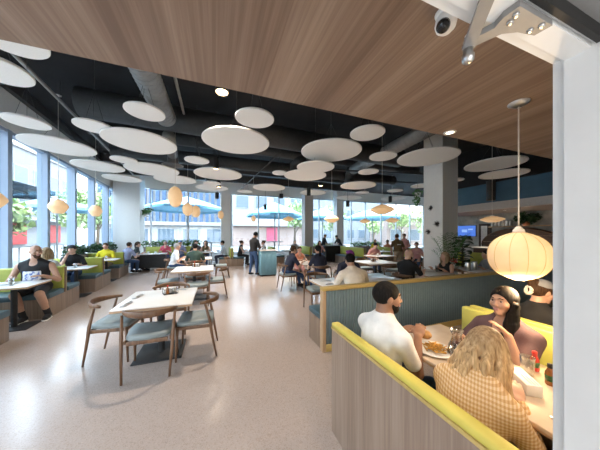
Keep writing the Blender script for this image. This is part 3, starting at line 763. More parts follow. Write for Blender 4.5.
# ------------------------------------------------------------------ the near booth at the doorway
t = thing('booth_bench', 'wood-panelled bench with yellow cap whose end faces the doorway', 'booth bench', (.888, .36, 0))
MB().box(0, .045, 0, 1.275, 0, .845, .003).build('back_panel', 'panel_wood', t)
MB().box(-.003, .05, -.0, 1.280, .832, .850, .002).build('panel_trim', 'rail_wood', t)
MB().box(-.002, .066, .0, 1.279, .850, .886, .012).build('cap', 'yellow', t)
MB().box(.046, .12, .0, 1.27, .46, .85, .02).build('backrest', 'yellow', t)
MB().box(.046, .47, 0, 1.27, 0, .37, .003).build('base', 'booth_wood', t)
MB().box(.05, .485, 0, 1.275, .37, .46, .02).build('seat', 'teal_seat', t)
t = thing('booth_bench', 'double booth bench with yellow backrest behind the woman in mauve', 'booth bench', (2.33, .36, 0))
MB().box(.06, .10, 0, 1.22, .37, .87, .003).build('end_panel', 'booth_wood', t)
MB().box(-.015, .06, 0, 1.2, .46, .885, .02).build('backrest', 'yellow_lime', t); MB().box(.10, .17, 0, 1.2, .46, .885, .02).build('backrest', 'yellow_lime', t)
MB().box(-.40, .56, 0, 1.2, 0, .37, .003).build('base', 'booth_wood', t)
MB().box(-.41, -.017, 0, 1.21, .37, .46, .02).build('seat', 'teal_seat', t); MB().box(.17, .57, 0, 1.21, .37, .46, .02).build('seat', 'teal_seat', t)
t = thing('booth_table', 'beige table with fries and drinks in the nearest booth', 'table', (1.68, .95, 0))
MB().box(-.33, .33, -.585, .60, .728, .75, .004).build('table_top', 'booth_top', t); MB().box(-.325, .325, -.58, .595, .716, .728).build('table_edge', 'ply_edge', t)
MB().cyl(0, 0, .018, .716, .04).build('pole', 'black_metal', t); MB().box(-.22, .22, -.25, .25, 0, .018, .004).build('base_plate', 'black_metal', t)
# ribbed partition with its bench
t = thing('partition_bench', 'long bench with teal ribbed back and golden wood top rail', 'booth bench', (1.36, 2.757, 0))
rb = MB(); rb.box(.05, 6.1, .016, .05, .0, .83)
x = .075
while x < 6.08: rb.tube([(x, .016, .10), (x, .016, .83)], .0185, 8); x += .0455
rb.build('ribbed_panel', 'teal_rib', t)
MB().box(.05, 6.1, -.006, .015, 0, .10, .003).build('kick_board', 'rail_wood', t)
MB().box(0, .05, -.006, .085, 0, .83, .003).build('end_post', 'oak_light', t)
MB().box(-.004, 6.1, -.012, .09, .83, .884, .012).build('top_rail', 'rail_wood', t)
MB().box(.03, 6.1, .05, .12, .46, .86, .02).build('backrest', 'lime', t)
MB().box(.02, 6.1, .05, .52, 0, .40, .003).build('base', 'booth_wood', t)
MB().box(.015, 6.1, .06, .54, .40, .49, .02).build('seat', 'teal_seat', t)

# ------------------------------------------------------------------ left row of booths
seats_left = [('corner booth bench nearest the doorway on the window side, only its wood end showing', 4.12), ('lime double bench behind the man in the black tank top', 6.38), ('lime double bench behind the person in the black cap', 8.58), ('lime double bench behind the man in the yellow shirt', 10.75)]
for lb, y in seats_left:
    x = WX(y) + 1.29; booth(x, y, WR, 1.2, lb)
tl = [('white booth table in front of the man in the black tank top', 5.27), ('white booth table between the blonde diner and the black cap', 7.48), ('white booth table in front of the man in the yellow shirt', 9.66)]
for lb, y in tl:
    x = WX(y) + .74; y += .07
    def mk():
        t = thing('booth_table', '', 'table')
        MB().box(-.62, .60, -.35, .35, .737, .75, .004).build('table_top', 'table_white', t); MB().box(-.618, .598, -.348, .348, .715, .737).build('table_edge', 'ply_edge', t)
        MB().cyl(.27, 0, .018, .715, .04).build('pole', 'black_metal', t); MB().box(.02, .52, -.22, .22, 0, .018, .004).build('base_plate', 'black_metal', t)
        return t
    place('lefttable', mk, (x, y, 0), WR, lb)
# far rows
for lb, x, y, W, L in [('plain wood bench end between the man in white and the waiter', .76, 12.0, 1.3, 1.2), ('wood bench end half hidden behind the teal host stand', 3.0, 12.1, 1.3, 1.2), ('lime and wood bench behind the seated woman in navy', 5.1, 11.9, 1.6, 1.2),
                       ('long lime and wood bench behind the purple hat', 7.2, 9.7, 2.3, .9), ('lime bench just left of the standing waiter in brown', 8.85, 9.6, 1.2, .8), ('lime bench right of the standing waiter in brown', 9.35, 8.3, .9, .55)]:
    booth(x, y, R(-90), W, lb, L)
t = thing('banquette', 'long olive banquette below the back planter', 'bench', (-2.3, 13.7, 0))
MB().box(-1.1, 1.5, -.5, .1, 0, .37, .004).build('base', 'booth_wood', t); MB().box(-1.1, 1.5, -.51, 0, .37, .47, .02).build('seat', 'teal_seat', t); MB().box(-1.1, 1.5, .0, .09, .45, .98, .02).build('backrest', 'lime', t)
planter((-2.2, 14.05, 0), 0, 2.7, .3, .98, 'long planter of bright greenery on the back banquette')
for i, (y, L, lb) in enumerate([(9.9, 1.3, 'dark leafy planter on the window sill behind the yellow shirt'), (11.6, 1.4, 'leafy planter on the window sill beside the seated couple'), (13.2, 1.2, 'leafy planter in the far window corner')]):
    planter((WX(y) + .13, y, 0), R(94.3), L, .22, .92, lb, 'foliage_deep', .2)
planter((7.2, 14.7, 0), 0, 1.7, .3, .75, 'low planter along the back windows behind the two waiters', 'foliage_light', .18)
planter((11.0, 14.6, 0), 0, 2.6, .3, .75, 'low planter along the back windows right of the waiter in brown', 'foliage', .2)
t = thing('service_table', 'dark draped table in front of the back banquette', 'table', (-2.75, 12.1, 0), R(4))
MB().box(-.75, .6, -.35, .35, .72, .75, .004).build('table_top', 'table_white', t); MB().box(-.7, .55, -.3, .3, .12, .72).build('dark_skirt', 'black_metal', t)
for sx in (-.68, .52):
    for sy in (-.27, .27): MB().cyl(sx, sy, 0, .72, .02, 10).build('leg', 'black_metal', t)
t = thing('service_counter', 'black counter between the two far waiters', 'counter', (7.0, 12.55, 0))
MB().box(-.75, .65, -.3, .3, .78, .95, .01).build('counter_top', 'black_metal', t); MB().box(-.7, .6, -.25, .25, 0, .78).build('cabinet', 'black_metal', t)
t = thing('host_stand', 'teal ribbed host stand beside the standing waiter', 'host stand', (1.92, 8.85, 0), R(0))
st = MB(); st.box(-.31, .31, -.25, .25, .06, .98)
for k in range(12): st.tube([(-.31 + .62 * (k + .5) / 12, -.252, .06), (-.31 + .62 * (k + .5) / 12, -.252, .98)], .018, 6)
for k in range(10): st.tube([(-.312, -.25 + .5 * (k + .5) / 10, .06), (-.312, -.25 + .5 * (k + .5) / 10, .98)], .018, 6)
st.build('cabinet', 'stand_teal', t); MB().box(-.34, .34, -.28, .28, .98, 1.01, .005).build('top', 'fascia', t); MB().box(-.28, .28, -.22, .22, 0, .06).build('plinth', 'black_metal', t)

# ------------------------------------------------------------------ tables and chairs in the middle
table(-.70, 3.56, 0, .84, .92, 'nearest white square table with four walnut chairs')
chair(-.72, 3.16, 0, 'nearest walnut elbow chair, its back to the doorway, at the front table')
chair(-1.24, 3.68, -96, 'walnut elbow chair on the window side of the front table')
chair(-.24, 3.42, 88, 'walnut elbow chair on the open-floor side of the front table')
chair(-.70, 4.26, 180, 'walnut elbow chair at the far side of the front table')
table(-.52, 6.35, 0, .92, .95, 'second white square table behind the front one')
chair(-.40, 5.72, 3, 'walnut elbow chair with its back to the front table, at the second table')
chair(-1.12, 6.35, -92, 'walnut elbow chair on the window side of the second table')
chair(.02, 6.2, 90, 'walnut elbow chair on the open-floor side of the second table')
chair(-.55, 7.05, 180, 'walnut elbow chair at the far side of the second table')
table(-.62, 9.1, 0, .95, .95, 'third white table, where the man in dark green sits')
chair(-.66, 8.33, 0, 'walnut chair under the man in dark green')
chair(-1.42, 9.05, -90, 'walnut chair under the grey-haired man in white')
chair(.22, 9.0, 92, 'empty walnut chair at the third table near the wood bench')
table(-.7, 12.4, 0, 1.2, .8, 'far white table before the people by the back window')
table(1.95, 12.4, 0, .8, .8, 'far white table between the two wood benches behind the waiter')
table(2.72, 6.45, 0, 0, 0, 'round table between the man in black and the woman in navy', .75, .42)
chair(1.98, 6.38, -90, 'walnut chair under the man in the black polo')
chair(2.75, 5.72, 2, 'walnut chair under the woman in navy with the dark ponytail')
chair(2.62, 7.15, 180, 'walnut chair under the girl in orange')
table(2.08, 3.62, 0, .82, .72, 'white table by the end of the ribbed partition')
chair(2.05, 4.38, 180, 'empty walnut chair across the table from the partition end')
chair(2.86, 4.55, 172, 'walnut chair under the diner in the purple hat')
table(3.0, 3.75, 0, .75, .72, 'white table between the purple hat and the ribbed partition')
table(4.75, 5.85, 0, 1.1, 1.0, 'empty white table left of the bald man in black')
chair(4.6, 5.15, 0, 'blue-seated chair on the near side of the empty white table')
chair(5.5, 5.75, 90, 'blue-seated chair on the bald man side of the empty white table')
chair(3.98, 5.9, -90, 'blue-seated chair on the open-floor side of the empty white table')
chair(4.85, 6.6, 180, 'blue-seated chair on the far side of the empty white table')
table(4.55, 3.82, 0, .8, .74, 'white table of plates between the bald man and the blonde woman')
chair(3.95, 3.88, -92, 'walnut chair under the bald man in black')
chair(5.3, 3.84, 90, 'walnut chair under the blonde woman at the partition')
table(5.98, 3.72, 0, .8, .74, 'white table with steel pitchers right of the blonde woman')
table(6.4, 7.6, 0, 1.0, .8, 'white table in front of the diner in pale pink')
table(8.2, 9.6, 0, .9, .9, 'far white table beside the waiter in brown')
table(4.0, 12.3, 0, .9, .8, 'far white table in front of the grey-haired man')

# ------------------------------------------------------------------ ceiling discs
for x, y, z, d, lb in [
    (-1.99, 3.16, 3.6, .62, 'small white disc cut by the wood soffit in the top left corner'), (-2.52, 3.85, 3.6, .66, 'white disc at the left edge below the top left corner one'),
    (-3.16, 5.47, 3.6, .6, 'small bluish-white disc against the left window band, first along the glass'), (-3.32, 6.7, 3.6, 1.26, 'large disc above the nearest window lantern'),
    (-3.22, 8.27, 3.6, 1.22, 'large disc second along the window wall'), (-3.14, 9.83, 3.62, 1.15, 'large disc third along the window wall, above the yellow shirt'),
    (-2.12, 5.26, 3.6, .6, 'small disc overlapping the left rim of the large disc by the spiral duct'), (-1.49, 5.67, 3.55, 1.34, 'large disc just below the end of the spiral duct'),
    (-2.31, 7.31, 3.6, .6, 'small disc between the spiral duct and the window row'), (-1.17, 4.67, 3.75, .62, 'small disc touching the lower end of the spiral duct'),
    (-1.83, 8.13, 3.6, 1.45, 'large disc behind the tall oval lantern'), (-1.40, 9.45, 3.64, 1.40, 'large disc partly hidden behind the one over the tall oval lantern'),
    (-.48, 6.67, 3.6, .62, 'small disc beside the track spotlight left of centre'), (.08, 7.95, 3.6, 1.5, 'large disc above the black cylinder lights left of centre'),
    (-.13, 8.75, 3.45, .6, 'small disc tucked under the large disc by the cylinder light'), (.42, 5.04, 3.6, 1.4, 'large disc in front of the dark duct, left of the centre'),
    (.63, 3.92, 3.6, .66, 'small disc close to the soffit edge, right of the round ceiling light'), (-.15, 10.3, 3.6, 1.3, 'far large disc above the louvred building'),
    (2.12, 9.43, 3.6, 1.36, 'far large disc above the host stand'), (2.83, 7.08, 3.6, 1.42, 'large disc behind and left of the central one'),
    (2.1, 7.6, 3.75, .55, 'small disc peeping out left of the large central-left disc'), (2.6, 4.82, 3.6, 1.44, 'large central disc nearest the soffit'),
    (2.50, 5.5, 3.4, 1.0, 'medium disc mostly hidden behind the large central one'), (2.81, 3.71, 3.6, .67, 'small disc touching the soffit edge right of centre'),
    (4.01, 4.66, 3.6, .67, 'small disc crossed by a hanging cord, right of centre'), (5.15, 4.33, 3.6, 1.44, 'large disc in front of the white column'),
    (5.43, 7.77, 3.6, 1.42, 'large disc behind the hanging cord right of centre'), (4.89, 6.4, 3.75, .68, 'small disc under the right-hand duct elbow'),
    (6.52, 9.0, 3.6, .64, 'far small disc above the two waiters'), (7.62, 8.07, 3.6, .68, 'far small disc left of the white column'),
    (9.2, 9.84, 3.6, 1.3, 'far large disc above the waiter in brown'), (6.74, 10.47, 3.6, 1.38, 'far large disc above the right-hand flat lanterns'),
    (7.88, 6.9, 3.6, .8, 'disc half hidden by the left side of the white column'), (7.44, 4.08, 3.6, 1.4, 'large disc right of the column and touching the soffit'),
    (9.0, 4.68, 3.62, 1.3, 'large disc before the blue bar wall'), (8.2, 5.75, 3.6, .6, 'small disc peeping out right of the white column'),
    (4.33, 9.82, 3.6, 1.24, 'far large disc above the grey back column'), (1.25, 10.6, 3.6, .68, 'far small disc above the waiter with the notepad')]:
    disc(x, y, z, d, lb)

# ------------------------------------------------------------------ pendant lamps
pendant('large glowing bubble pendant over the nearest booth table', (2.06, .975, 1.448), .178, .338, 'ball', 2.56, 'lamp_shade', 12, 'cable')
d = bpy.data.lights.new('pendant_bulb', 'POINT'); d.energy = 13; d.color = (1, .70, .40); d.shadow_soft_size = .1; o = bpy.data.objects.new('pendant_bulb', d); C.objects.link(o); o.location = (2.06, .975, 1.2)
for lb, p, r, h, k in [('saucer lantern at the left edge above the man in the tank top', (-3.72, 5.6, 2.22), .21, .30, 'saucer'), ('saucer lantern second along the window, above the blonde diner', (-3.7, 7.4, 2.31), .19, .34, 'saucer'),
                       ('saucer lantern third along the window, left of the yellow shirt', (-3.85, 9.65, 2.42), .18, .36, 'saucer'), ('tall oval lantern hanging over the middle tables', (-1.16, 7.75, 2.76), .20, .62, 'ball'),
                       ('oval lantern behind and right of the tall one', (-1.15, 10.9, 2.72), .21, .56, 'ball'), ('oval lantern half hidden behind the second oval one', (-.92, 12.0, 2.74), .21, .56, 'ball'),
                       ('small far oval lantern before the louvred building', (.25, 13.3, 2.72), .16, .46, 'ball'), ('small far oval lantern left of the blue umbrella centre', (2.05, 13.2, 2.55), .13, .36, 'ball'),
                       ('flat saucer lantern left of the grey back column', (3.7, 11.7, 2.47), .30, .24, 'flat'), ('flat saucer lantern above the two far waiters', (4.35, 8.0, 2.24), .30, .28, 'flat'),
                       ('broad flat lantern left of the white column', (5.1, 5.96, 2.43), .385, .29, 'flat'), ('smaller flat lantern below and right of the broad one', (9.8, 10.6, 2.47), .38, .27, 'flat'),
                       ('faint flat lantern below and left of the broad one', (8.6, 11.6, 2.45), .33, .24, 'flat'), ('flat saucer lantern before the bar bulkhead', (8.8, 4.88, 2.13), .34, .2, 'flat')]:
    pendant(lb, p, r, h, k)

# ------------------------------------------------------------------ ducts, pipes and lights in the black ceiling
def duct(label, pts, r, mat, spiral=0, rings=None, name='air_duct'):
    t = thing(name, label, 'air duct' if name == 'air_duct' else 'pipe', pts[0]); o = Vector(pts[0])
    P_ = [Vector(p) - o for p in pts]
    MB().tube(P_, r, 28 if r > .1 else 8).build('duct_pipe' if r > .1 else 'pipe', mat, t)
    if spiral:
        m = MB(); L = (P_[1] - P_[0]).length; n = int(L / spiral); q = []
        a = (P_[1] - P_[0]).normalized(); u = a.cross(Vector((0, 0, 1))).normalized(); v_ = a.cross(u)
        for i in range(n * 16 + 1): th = 2 * PI * i / 16; q.append(P_[0] + a * (L * i / (n * 16)) + u * math.cos(th) * (r + .002) + v_ * math.sin(th) * (r + .002))
        m.tube(q, .007, 5); m.build('spiral_seam', mat, t)
    return t
duct('grey spiral duct running away from the wood soffit', [(-1.17, 1.9, 4.42), (-1.12, 6.15, 4.40)], .215, 'galvanised', .12)
duct('grey spiral duct continuing beyond the dark crosswise duct', [(-1.2, 6.95, 4.3), (-1.32, 8.3, 4.22)], .15, 'galvanised', .12)
t = thing('air_diffuser', 'round grey diffuser below the far end of the spiral duct', 'air diffuser', (-1.35, 8.55, 3.92))
MB().lathe([(0, .02), (.2, .02), (.32, 0), (.33, .015), (.17, .1), (.15, .5), (0, .5)], 28).build('cone', 'galvanised', t)
duct('broad dark duct crossing the ceiling from side to side', [(-2.9, 6.55, 4.62), (6.4, 6.55, 4.45)], .32, 'dark_duct')
duct('second dark duct crossing further back', [(-3.6, 10.2, 4.75), (9.5, 10.2, 4.7)], .26, 'dark_duct')
duct('dark duct over the third row of discs', [(-3.6, 8.6, 4.85), (9.5, 8.6, 4.85)], .2, 'dark_duct')
duct('grey duct running back beside the white column', [(5.3, 3.4, 4.45), (5.55, 8.3, 4.42)], .2, 'galvanised', .15)
t = thing('air_diffuser', 'drooping duct elbow with round diffuser right of centre', 'air diffuser', (5.6, 8.65, 3.95))
MB().tube([(-.02, -.35, .47), (0, -.12, .46), (.02, .02, .36), (.02, .05, .1), (.02, .05, 0)], [.2, .2, .2, .19, .26], 24).build('elbow', 'dark_duct', t)
t = thing('air_diffuser', 'dark duct elbow behind the central large disc', 'air diffuser', (2.85, 8.2, 3.95))
MB().tube([(.3, -.35, .5), (.1, -.12, .46), (.0, .02, .36), (0, .05, .1), (0, .05, 0)], [.18, .18, .18, .18, .22], 24).build('elbow', 'dark_duct', t)
t = thing('vent_duct', 'dark vertical duct on the blue bar wall', 'air duct', (9.75, 5.45, 2.9)); MB().cyl(0, 0, 0, .75, .14, 20).build('duct_pipe', 'dark_duct', t)
for lb, a, b, r in [('thin grey pipe along the window side of the ceiling', (-3.0, 3.0, 4.65), (-3.9, 13.5, 4.65), .035), ('lighter conduit beside the spiral duct', (-.72, 2.5, 4.65), (-.75, 7.0, 4.6), .03),
                    ('pair-forming conduit left of the centre cylinder lights', (-.55, 6.9, 4.3), (-.45, 12.5, 4.3), .025), ('conduit running right towards the column', (2.6, 8.4, 4.2), (9.2, 6.9, 4.2), .03), ('conduit above the far right discs', (4.4, 9.6, 4.25), (9.6, 8.6, 4.25), .025),
                    ('slim conduit crossing near the soffit', (-4.4, 2.9, 4.85), (1.5, 2.9, 4.85), .025), ('conduit from the front centre to the back wall', (1.9, 6.9, 4.2), (1.3, 13.5, 4.2), .025)]:
    duct(lb, [a, b], r, 'galvanised' if 'grey' in lb or 'lighter' in lb else 'dark_duct', name='ceiling_pipe')
for i, (y, z) in enumerate([(4.6, 4.9), (12.0, 4.75), (13.8, 4.7)]):
    structure(MB().box(-4.6, 9.7, y - .09, y + .09, z, ZC).build('ceiling_beam', 'dark_duct'))
structure(along(.4, 15.4, .02, .14, 4.82, 5.08, 'ceiling_beam', 'dark_duct'))
def spot(label, loc, r, h, lit=True, power=0, zt=ZC):
    t = thing('cylinder_light', label, 'ceiling light', loc)
    MB().lathe([(r * .86, .012), (r, 0), (r, h), (0, h)], 24, smooth=False).build('housing', 'black_metal', t)
    MB().lathe([(0, .012), (r * .86, .012)], 24).build('lens', 'lit_warm' if lit else 'rubber', t)
    MB().tube([(0, 0, h), (0, 0, zt - loc[2])], .008, 6).build('stem', 'black_metal', t)
    if power:
        d = bpy.data.lights.new('spot', 'SPOT'); d.energy = power; d.color = (1, .87, .72); d.spot_size = R(110); d.spot_blend = .6; d.shadow_soft_size = r
        o = bpy.data.objects.new('spot', d); C.objects.link(o); o.location = (loc[0], loc[1], loc[2] - .01)
    return t
for lb, p, r, h, lit in [('round warm ceiling light near the soffit edge', (.10, 4.19, 4.1), .115, .2, True), ('black cylinder light with warm glow beside the large centre-left disc', (.0, 6.75, 3.45), .075, .34, True),
                         ('black cylinder light below the far large disc', (.1, 9.3, 3.45), .075, .3, True), ('black cylinder light near the louvred building', (.05, 11.2, 3.3), .08, .28, False),
                         ('small black speaker-shaped light left of the grey back column', (2.9, 10.3, 3.35), .09, .2, False), ('black cylinder light over the grey back column', (3.85, 9.2, 3.35), .085, .32, False),
                         ('black cylinder light over the two far waiters', (6.3, 9.9, 3.05), .09, .3, False), ('black cylinder light left of the white column', (8.2, 9.0, 3.25), .08, .3, False),
                         ('warm downlight under the ducts right of centre', (3.9, 8.1, 3.55), .09, .14, True), ('small black light hanging left of the far blue umbrella', (2.55, 12.3, 3.0), .08, .28, False)]:
    spot(lb, p, r, h, lit, (260 if p[0] > 3 else 130) if lit else 0)
for lb, p in [('recessed downlight in the soffit beside the door closer', (1.17, .71, 2.56)), ('recessed downlight at the soffit edge by the column', (2.05, 1.48, 2.56)), ('recessed downlight under the bar bulkhead', (10.9, 5.6, 2.6))]:
    t = thing('recessed_downlight', lb, 'ceiling light', p); MB().lathe([(.032, -.001), (.034, -.006), (.05, -.006), (.052, 0), (.045, .004)], 28).build('ring', 'white', t); MB().lathe([(0, -.002), (.033, -.002)], 24).build('lens', 'lit_soft', t)
    d = bpy.data.lights.new('downlight', 'SPOT'); d.energy = 90 if 'bar' in lb else 14; d.color = (1, .82, .62); d.spot_size = R(120); d.spot_blend = .7; d.shadow_soft_size = .05
    o = bpy.data.objects.new('downlight', d); C.objects.link(o); o.location = (p[0], p[1], p[2] - .02)

# ------------------------------------------------------------------ door closer and camera above the doorway
t = thing('door_closer', 'steel door closer arm bracket screwed under the white door head', 'door closer', (.561, .361, 2.03))
o_ = Vector((.561, .361, 2.03)); T_ = Matrix.Translation(-o_)
MB().prism([(.562, .264), (.680, .264), (.676, .292), (.630, .300), (.602, .315), (.573, .374), (.549, .362), (.570, .312), (.560, .29)], 2.052, 2.0655, T_).build('bracket_plate', 'brushed', t)
a, b = Vector((.561, .361, 2.04)) - o_, Vector((.375, .160, 2.052)) - o_; dv = (b - a).normalized(); sd = Vector((-dv.y, dv.x, 0)) * .0125
arm_ = MB(); arm_.add([a + sd, a - sd, b - sd, b + sd] + [p + Vector((0, 0, .008)) for p in (a + sd, a - sd, b - sd, b + sd)], [(0, 1, 2, 3), (7, 6, 5, 4), (0, 4, 5, 1), (1, 5, 6, 2), (2, 6, 7, 3), (3, 7, 4, 0)]); arm_.build('arm', 'brushed', t)
bt = MB(); bt.lathe([(0, -.022), (.007, -.022), (.012, -.016), (.013, -.004), (.010, 0), (.010, .03), (0, .03)], 20); bt.build('pivot_bolt', 'steel', t)
for x, y in ((.577, .2775), (.586, .292), (.650, .288), (.6587, .2727)):
    MB().lathe([(0, -.0045), (.002, -.003), (.0045, -.004), (.006, -.001), (.006, .001), (0, .001)], 14, (x - .561, y - .361, .022)).build('screw', 'steel', t)
t = thing('security_camera', 'white security camera with a black lens under the wood soffit', 'security camera', (.93, .69, 2.56))
MB().lathe([(0, -.012), (.038, -.012), (.042, 0), (0, 0)], 28).build('base', 'white', t)
MB().lathe([(0, -.086), (.022, -.083), (.037, -.068), (.042, -.048), (.038, -.025), (.025, -.010), (0, -.010)], 28).build('housing', 'white', t)
M = Matrix.Translation((-.029, -.008, -.074)) @ Vector((-.85, -.25, -.75)).to_track_quat('Z', 'Y').to_matrix().to_4x4()
MB().lathe([(0, .014), (.012, .013), (.024, .006), (.027, -.006), (0, -.01)], 24, M=M).build('lens', 'cctv_black', t)

# ------------------------------------------------------------------ things on tables
def plate(label, loc, r=.12): 
    t = MB().lathe([(0, .004), (r * .6, .004), (r, .016), (r, .019), (r * .6, .008), (0, .008)], 32).build('plate', 'porcelain'); t.location = loc; return tag(t, label, 'plate')
def cup(label, loc, r=.038, h=.10, mat='tumbler_glass', drink='cola', fill=.7, group=None):
    t = thing('drinking_glass', label, 'glass', loc, 0, group)
    MB().lathe([(0, .001), (r * .8, 0), (r, h), (r * .95, h), (r * .76, .006), (0, .006)], 20).build('tumbler', mat, t)
    if drink: MB().lathe([(0, .007), (r * .74, .007), (r * (.74 + .19 * fill), h * fill), (0, h * fill)], 20).build('drink', drink, t)
    return t
def mug(label, loc, mat='porcelain'):
    t = thing('mug', label, 'mug', loc); MB().lathe([(0, 0), (.036, 0), (.04, .004), (.04, .09), (.036, .09), (.035, .01), (0, .01)], 20).build('cup', mat, t)
    MB().tube([(.038, 0, .075), (.062, 0, .07), (.066, 0, .045), (.058, 0, .02), (.038, 0, .016)], .006, 8).build('handle', mat, t); return t
def bundle(label, loc, rz):
    t = thing('cutlery_bundle', label, 'cutlery', loc, rz); MB().box(-.028, .028, -.10, .10, .0, .012, .004).build('napkin', 'napkin', t)
    m = MB(); m.tube([(-.006, -.06, .014), (-.006, .12, .014)], .0035, 6); m.tube([(.008, -.06, .014), (.008, .115, .014)], .0035, 6); m.build('cutlery', 'steel', t); return t
def caddy(label, loc, rz=0):
    t = thing('condiment_caddy', label, 'caddy', loc, rz)
    f = MB(); f.box(-.09, .09, -.06, .06, 0, .006); [f.tube([(x, y, 0), (x, y, .07)], .003, 5) for x in (-.088, .088) for y in (-.058, .058)]
    f.tube([(-.088, -.058, .07), (.088, -.058, .07), (.088, .058, .07), (-.088, .058, .07), (-.088, -.058, .07)], .003, 5); f.build('rack', 'black_metal', t)
    MB().box(-.075, .075, .005, .05, .007, .085, .003).build('sugar_box', 'paper', t)
    b = MB(); b.lathe([(0, .007), (.02, .007), (.02, .08), (.009, .10), (.009, .115), (0, .115)], 14, (-.04, -.03, 0)); bo = b.build('sauce_bottle', 'bottle_amber', t); MB().lathe([(0, .115), (.011, .115), (.011, .13), (0, .13)], 12, (-.04, -.03, 0)).build('lid', 'red_cap', bo)
    b = MB(); b.lathe([(0, .007), (.018, .007), (.018, .07), (.015, .085), (0, .085)], 14, (.035, -.03, 0)); b.build('shaker', 'steel', t); return t
TT = .75
bundle('rolled cutlery at the window-side front corner of the nearest white table', (-1.02, 3.30, TT), R(-8))
bundle('rolled cutlery at the window-side back corner of the nearest white table', (-1.0, 3.66, TT), R(-12))
caddy('black caddy of sauces and sugar on the nearest white table', (-.62, 3.72, TT), R(20))
bundle('rolled cutlery behind the caddy on the nearest white table', (-.52, 3.92, TT), R(75))
caddy('black caddy of sauces on the second white table', (-.50, 6.66, TT), R(10))
caddy('black caddy on the third white table', (-.5, 9.3, TT))
mug('white mug on the third white table', (-.85, 9.0, TT)); plate('white plate on the third white table', (-.72, 8.82, TT))
# nearest booth
pl = (1.50, 1.20, .75)
plate('white plate of fries in front of the man in the white tee', pl, .13)
fr = MB(); rn = random.Random(3)
for k in range(46):
    a_, q = rn.uniform(0, 6.28), rn.uniform(0, .075); x, y = q * math.cos(a_), q * math.sin(a_); th = rn.uniform(0, 6.28); z = .012 + rn.uniform(0, .05) * (1 - q / .09)
    fr.tube([(x - .03 * math.cos(th), y - .03 * math.sin(th), z), (x + .03 * math.cos(th), y + .03 * math.sin(th), z + rn.uniform(-.008, .016))], .0045, 4)
o = fr.build('fries', 'fries'); o.location = pl; tag(o, 'heap of golden fries on the plate before the white tee', 'food', kind='stuff')
t = thing('carafe', 'glass carafe of dark cola beside the fries', 'carafe', (1.59, 1.10, .75))
MB().lathe([(0, 0), (.05, 0), (.056, .02), (.050, .07), (.030, .12), (.028, .14), (.042, .185), (.040, .185), (.026, .14), (.028, .12), (.047, .07), (.052, .02), (0, .005)], 28).build('bottle', 'tumbler_glass', t)
MB().lathe([(0, .006), (.050, .012), (.052, .022), (.046, .07), (.040, .085), (0, .085)], 24).build('drink', 'cola', t)
cup('glass of cola between the fries and the carafe', (1.48, 1.03, .75), .036, .105)
cup('clear tumbler behind the plaid shoulder by the menu holder', (1.78, .80, .75), .036, .11, drink=None)
t = thing('menu_holder', 'white menu box with black lines beside the red-capped bottle', 'menu holder', (1.62, .745, .75), R(52)); t.scale = (.8, .8, .8)
MB().box(-.115, .115, -.045, .045, 0, .075, .006).build('box', 'paper', t)
m = MB(); [m.box(-.10 + .02 * (k % 2), .02, -.0462, -.0450, .018 + .014 * k, .022 + .014 * k) for k in range(4)]; [m.box(.045, .095, -.0462, -.0450, .03 + .02 * k, .033 + .02 * k) for k in range(2)]; [m.box(-.10, -.02 + .015 * k, -.03 + .018 * k, -.025 + .018 * k, .0750, .0757) for k in range(3)]; m.build('printed_lines', 'black_ink', t)
def squeeze(label, loc, body='ketchup', cap_='red_cap'):
    t = thing('sauce_bottle', label, 'bottle', loc); t.scale = (.8, .8, .8); MB().lathe([(0, 0), (.026, 0), (.028, .008), (.027, .085), (.014, .115), (.013, .122), (0, .122)], 20).build('bottle', body, t)
    MB().lathe([(.028, .03), (.0285, .03), (.0285, .07), (.028, .07)], 20).build('label_band', 'bottle_green', t)
    MB().lathe([(0, .12), (.016, .12), (.016, .145), (.006, .15), (0, .15)], 18).build('lid', cap_, t)
squeeze('ketchup bottle with a red cap behind the menu box', (1.88, .81, .75))
squeeze('second sauce bottle mostly hidden beside the menu box', (1.78, .70, .75), 'bottle_amber', 'rubber')
t = thing('fork', 'dark-handled fork on the near edge of the booth table', 'cutlery', (1.50, .50, .752), R(30)); MB().tube([(0, -.08, 0), (0, .03, .003), (0, .05, .003)], [.004, .003, .004], 6).build('handle', 'steel', t); MB().box(-.01, .01, .05, .085, .001, .004).build('tines', 'steel', t)
# left booths
for k, (y, items) in enumerate([(5.27, 1), (7.48, 2), (9.66, 3)]):
    x = WX(y) + .66; nm = ['table of the man in the tank top', 'table of the black cap', 'table of the yellow shirt'][k]
    plate('white plate on the ' + nm, (x + .25, y + .12, TT), .11); cup('clear tumbler on the ' + nm, (x + .38, y - .02, TT), .036, .12, drink=None)
    caddy('sauce caddy against the window on the ' + nm, (x - .3, y, TT), R(90)); mug('blue-grey mug on the ' + nm, (x + .02, y - .12, TT), 'blue_seat')
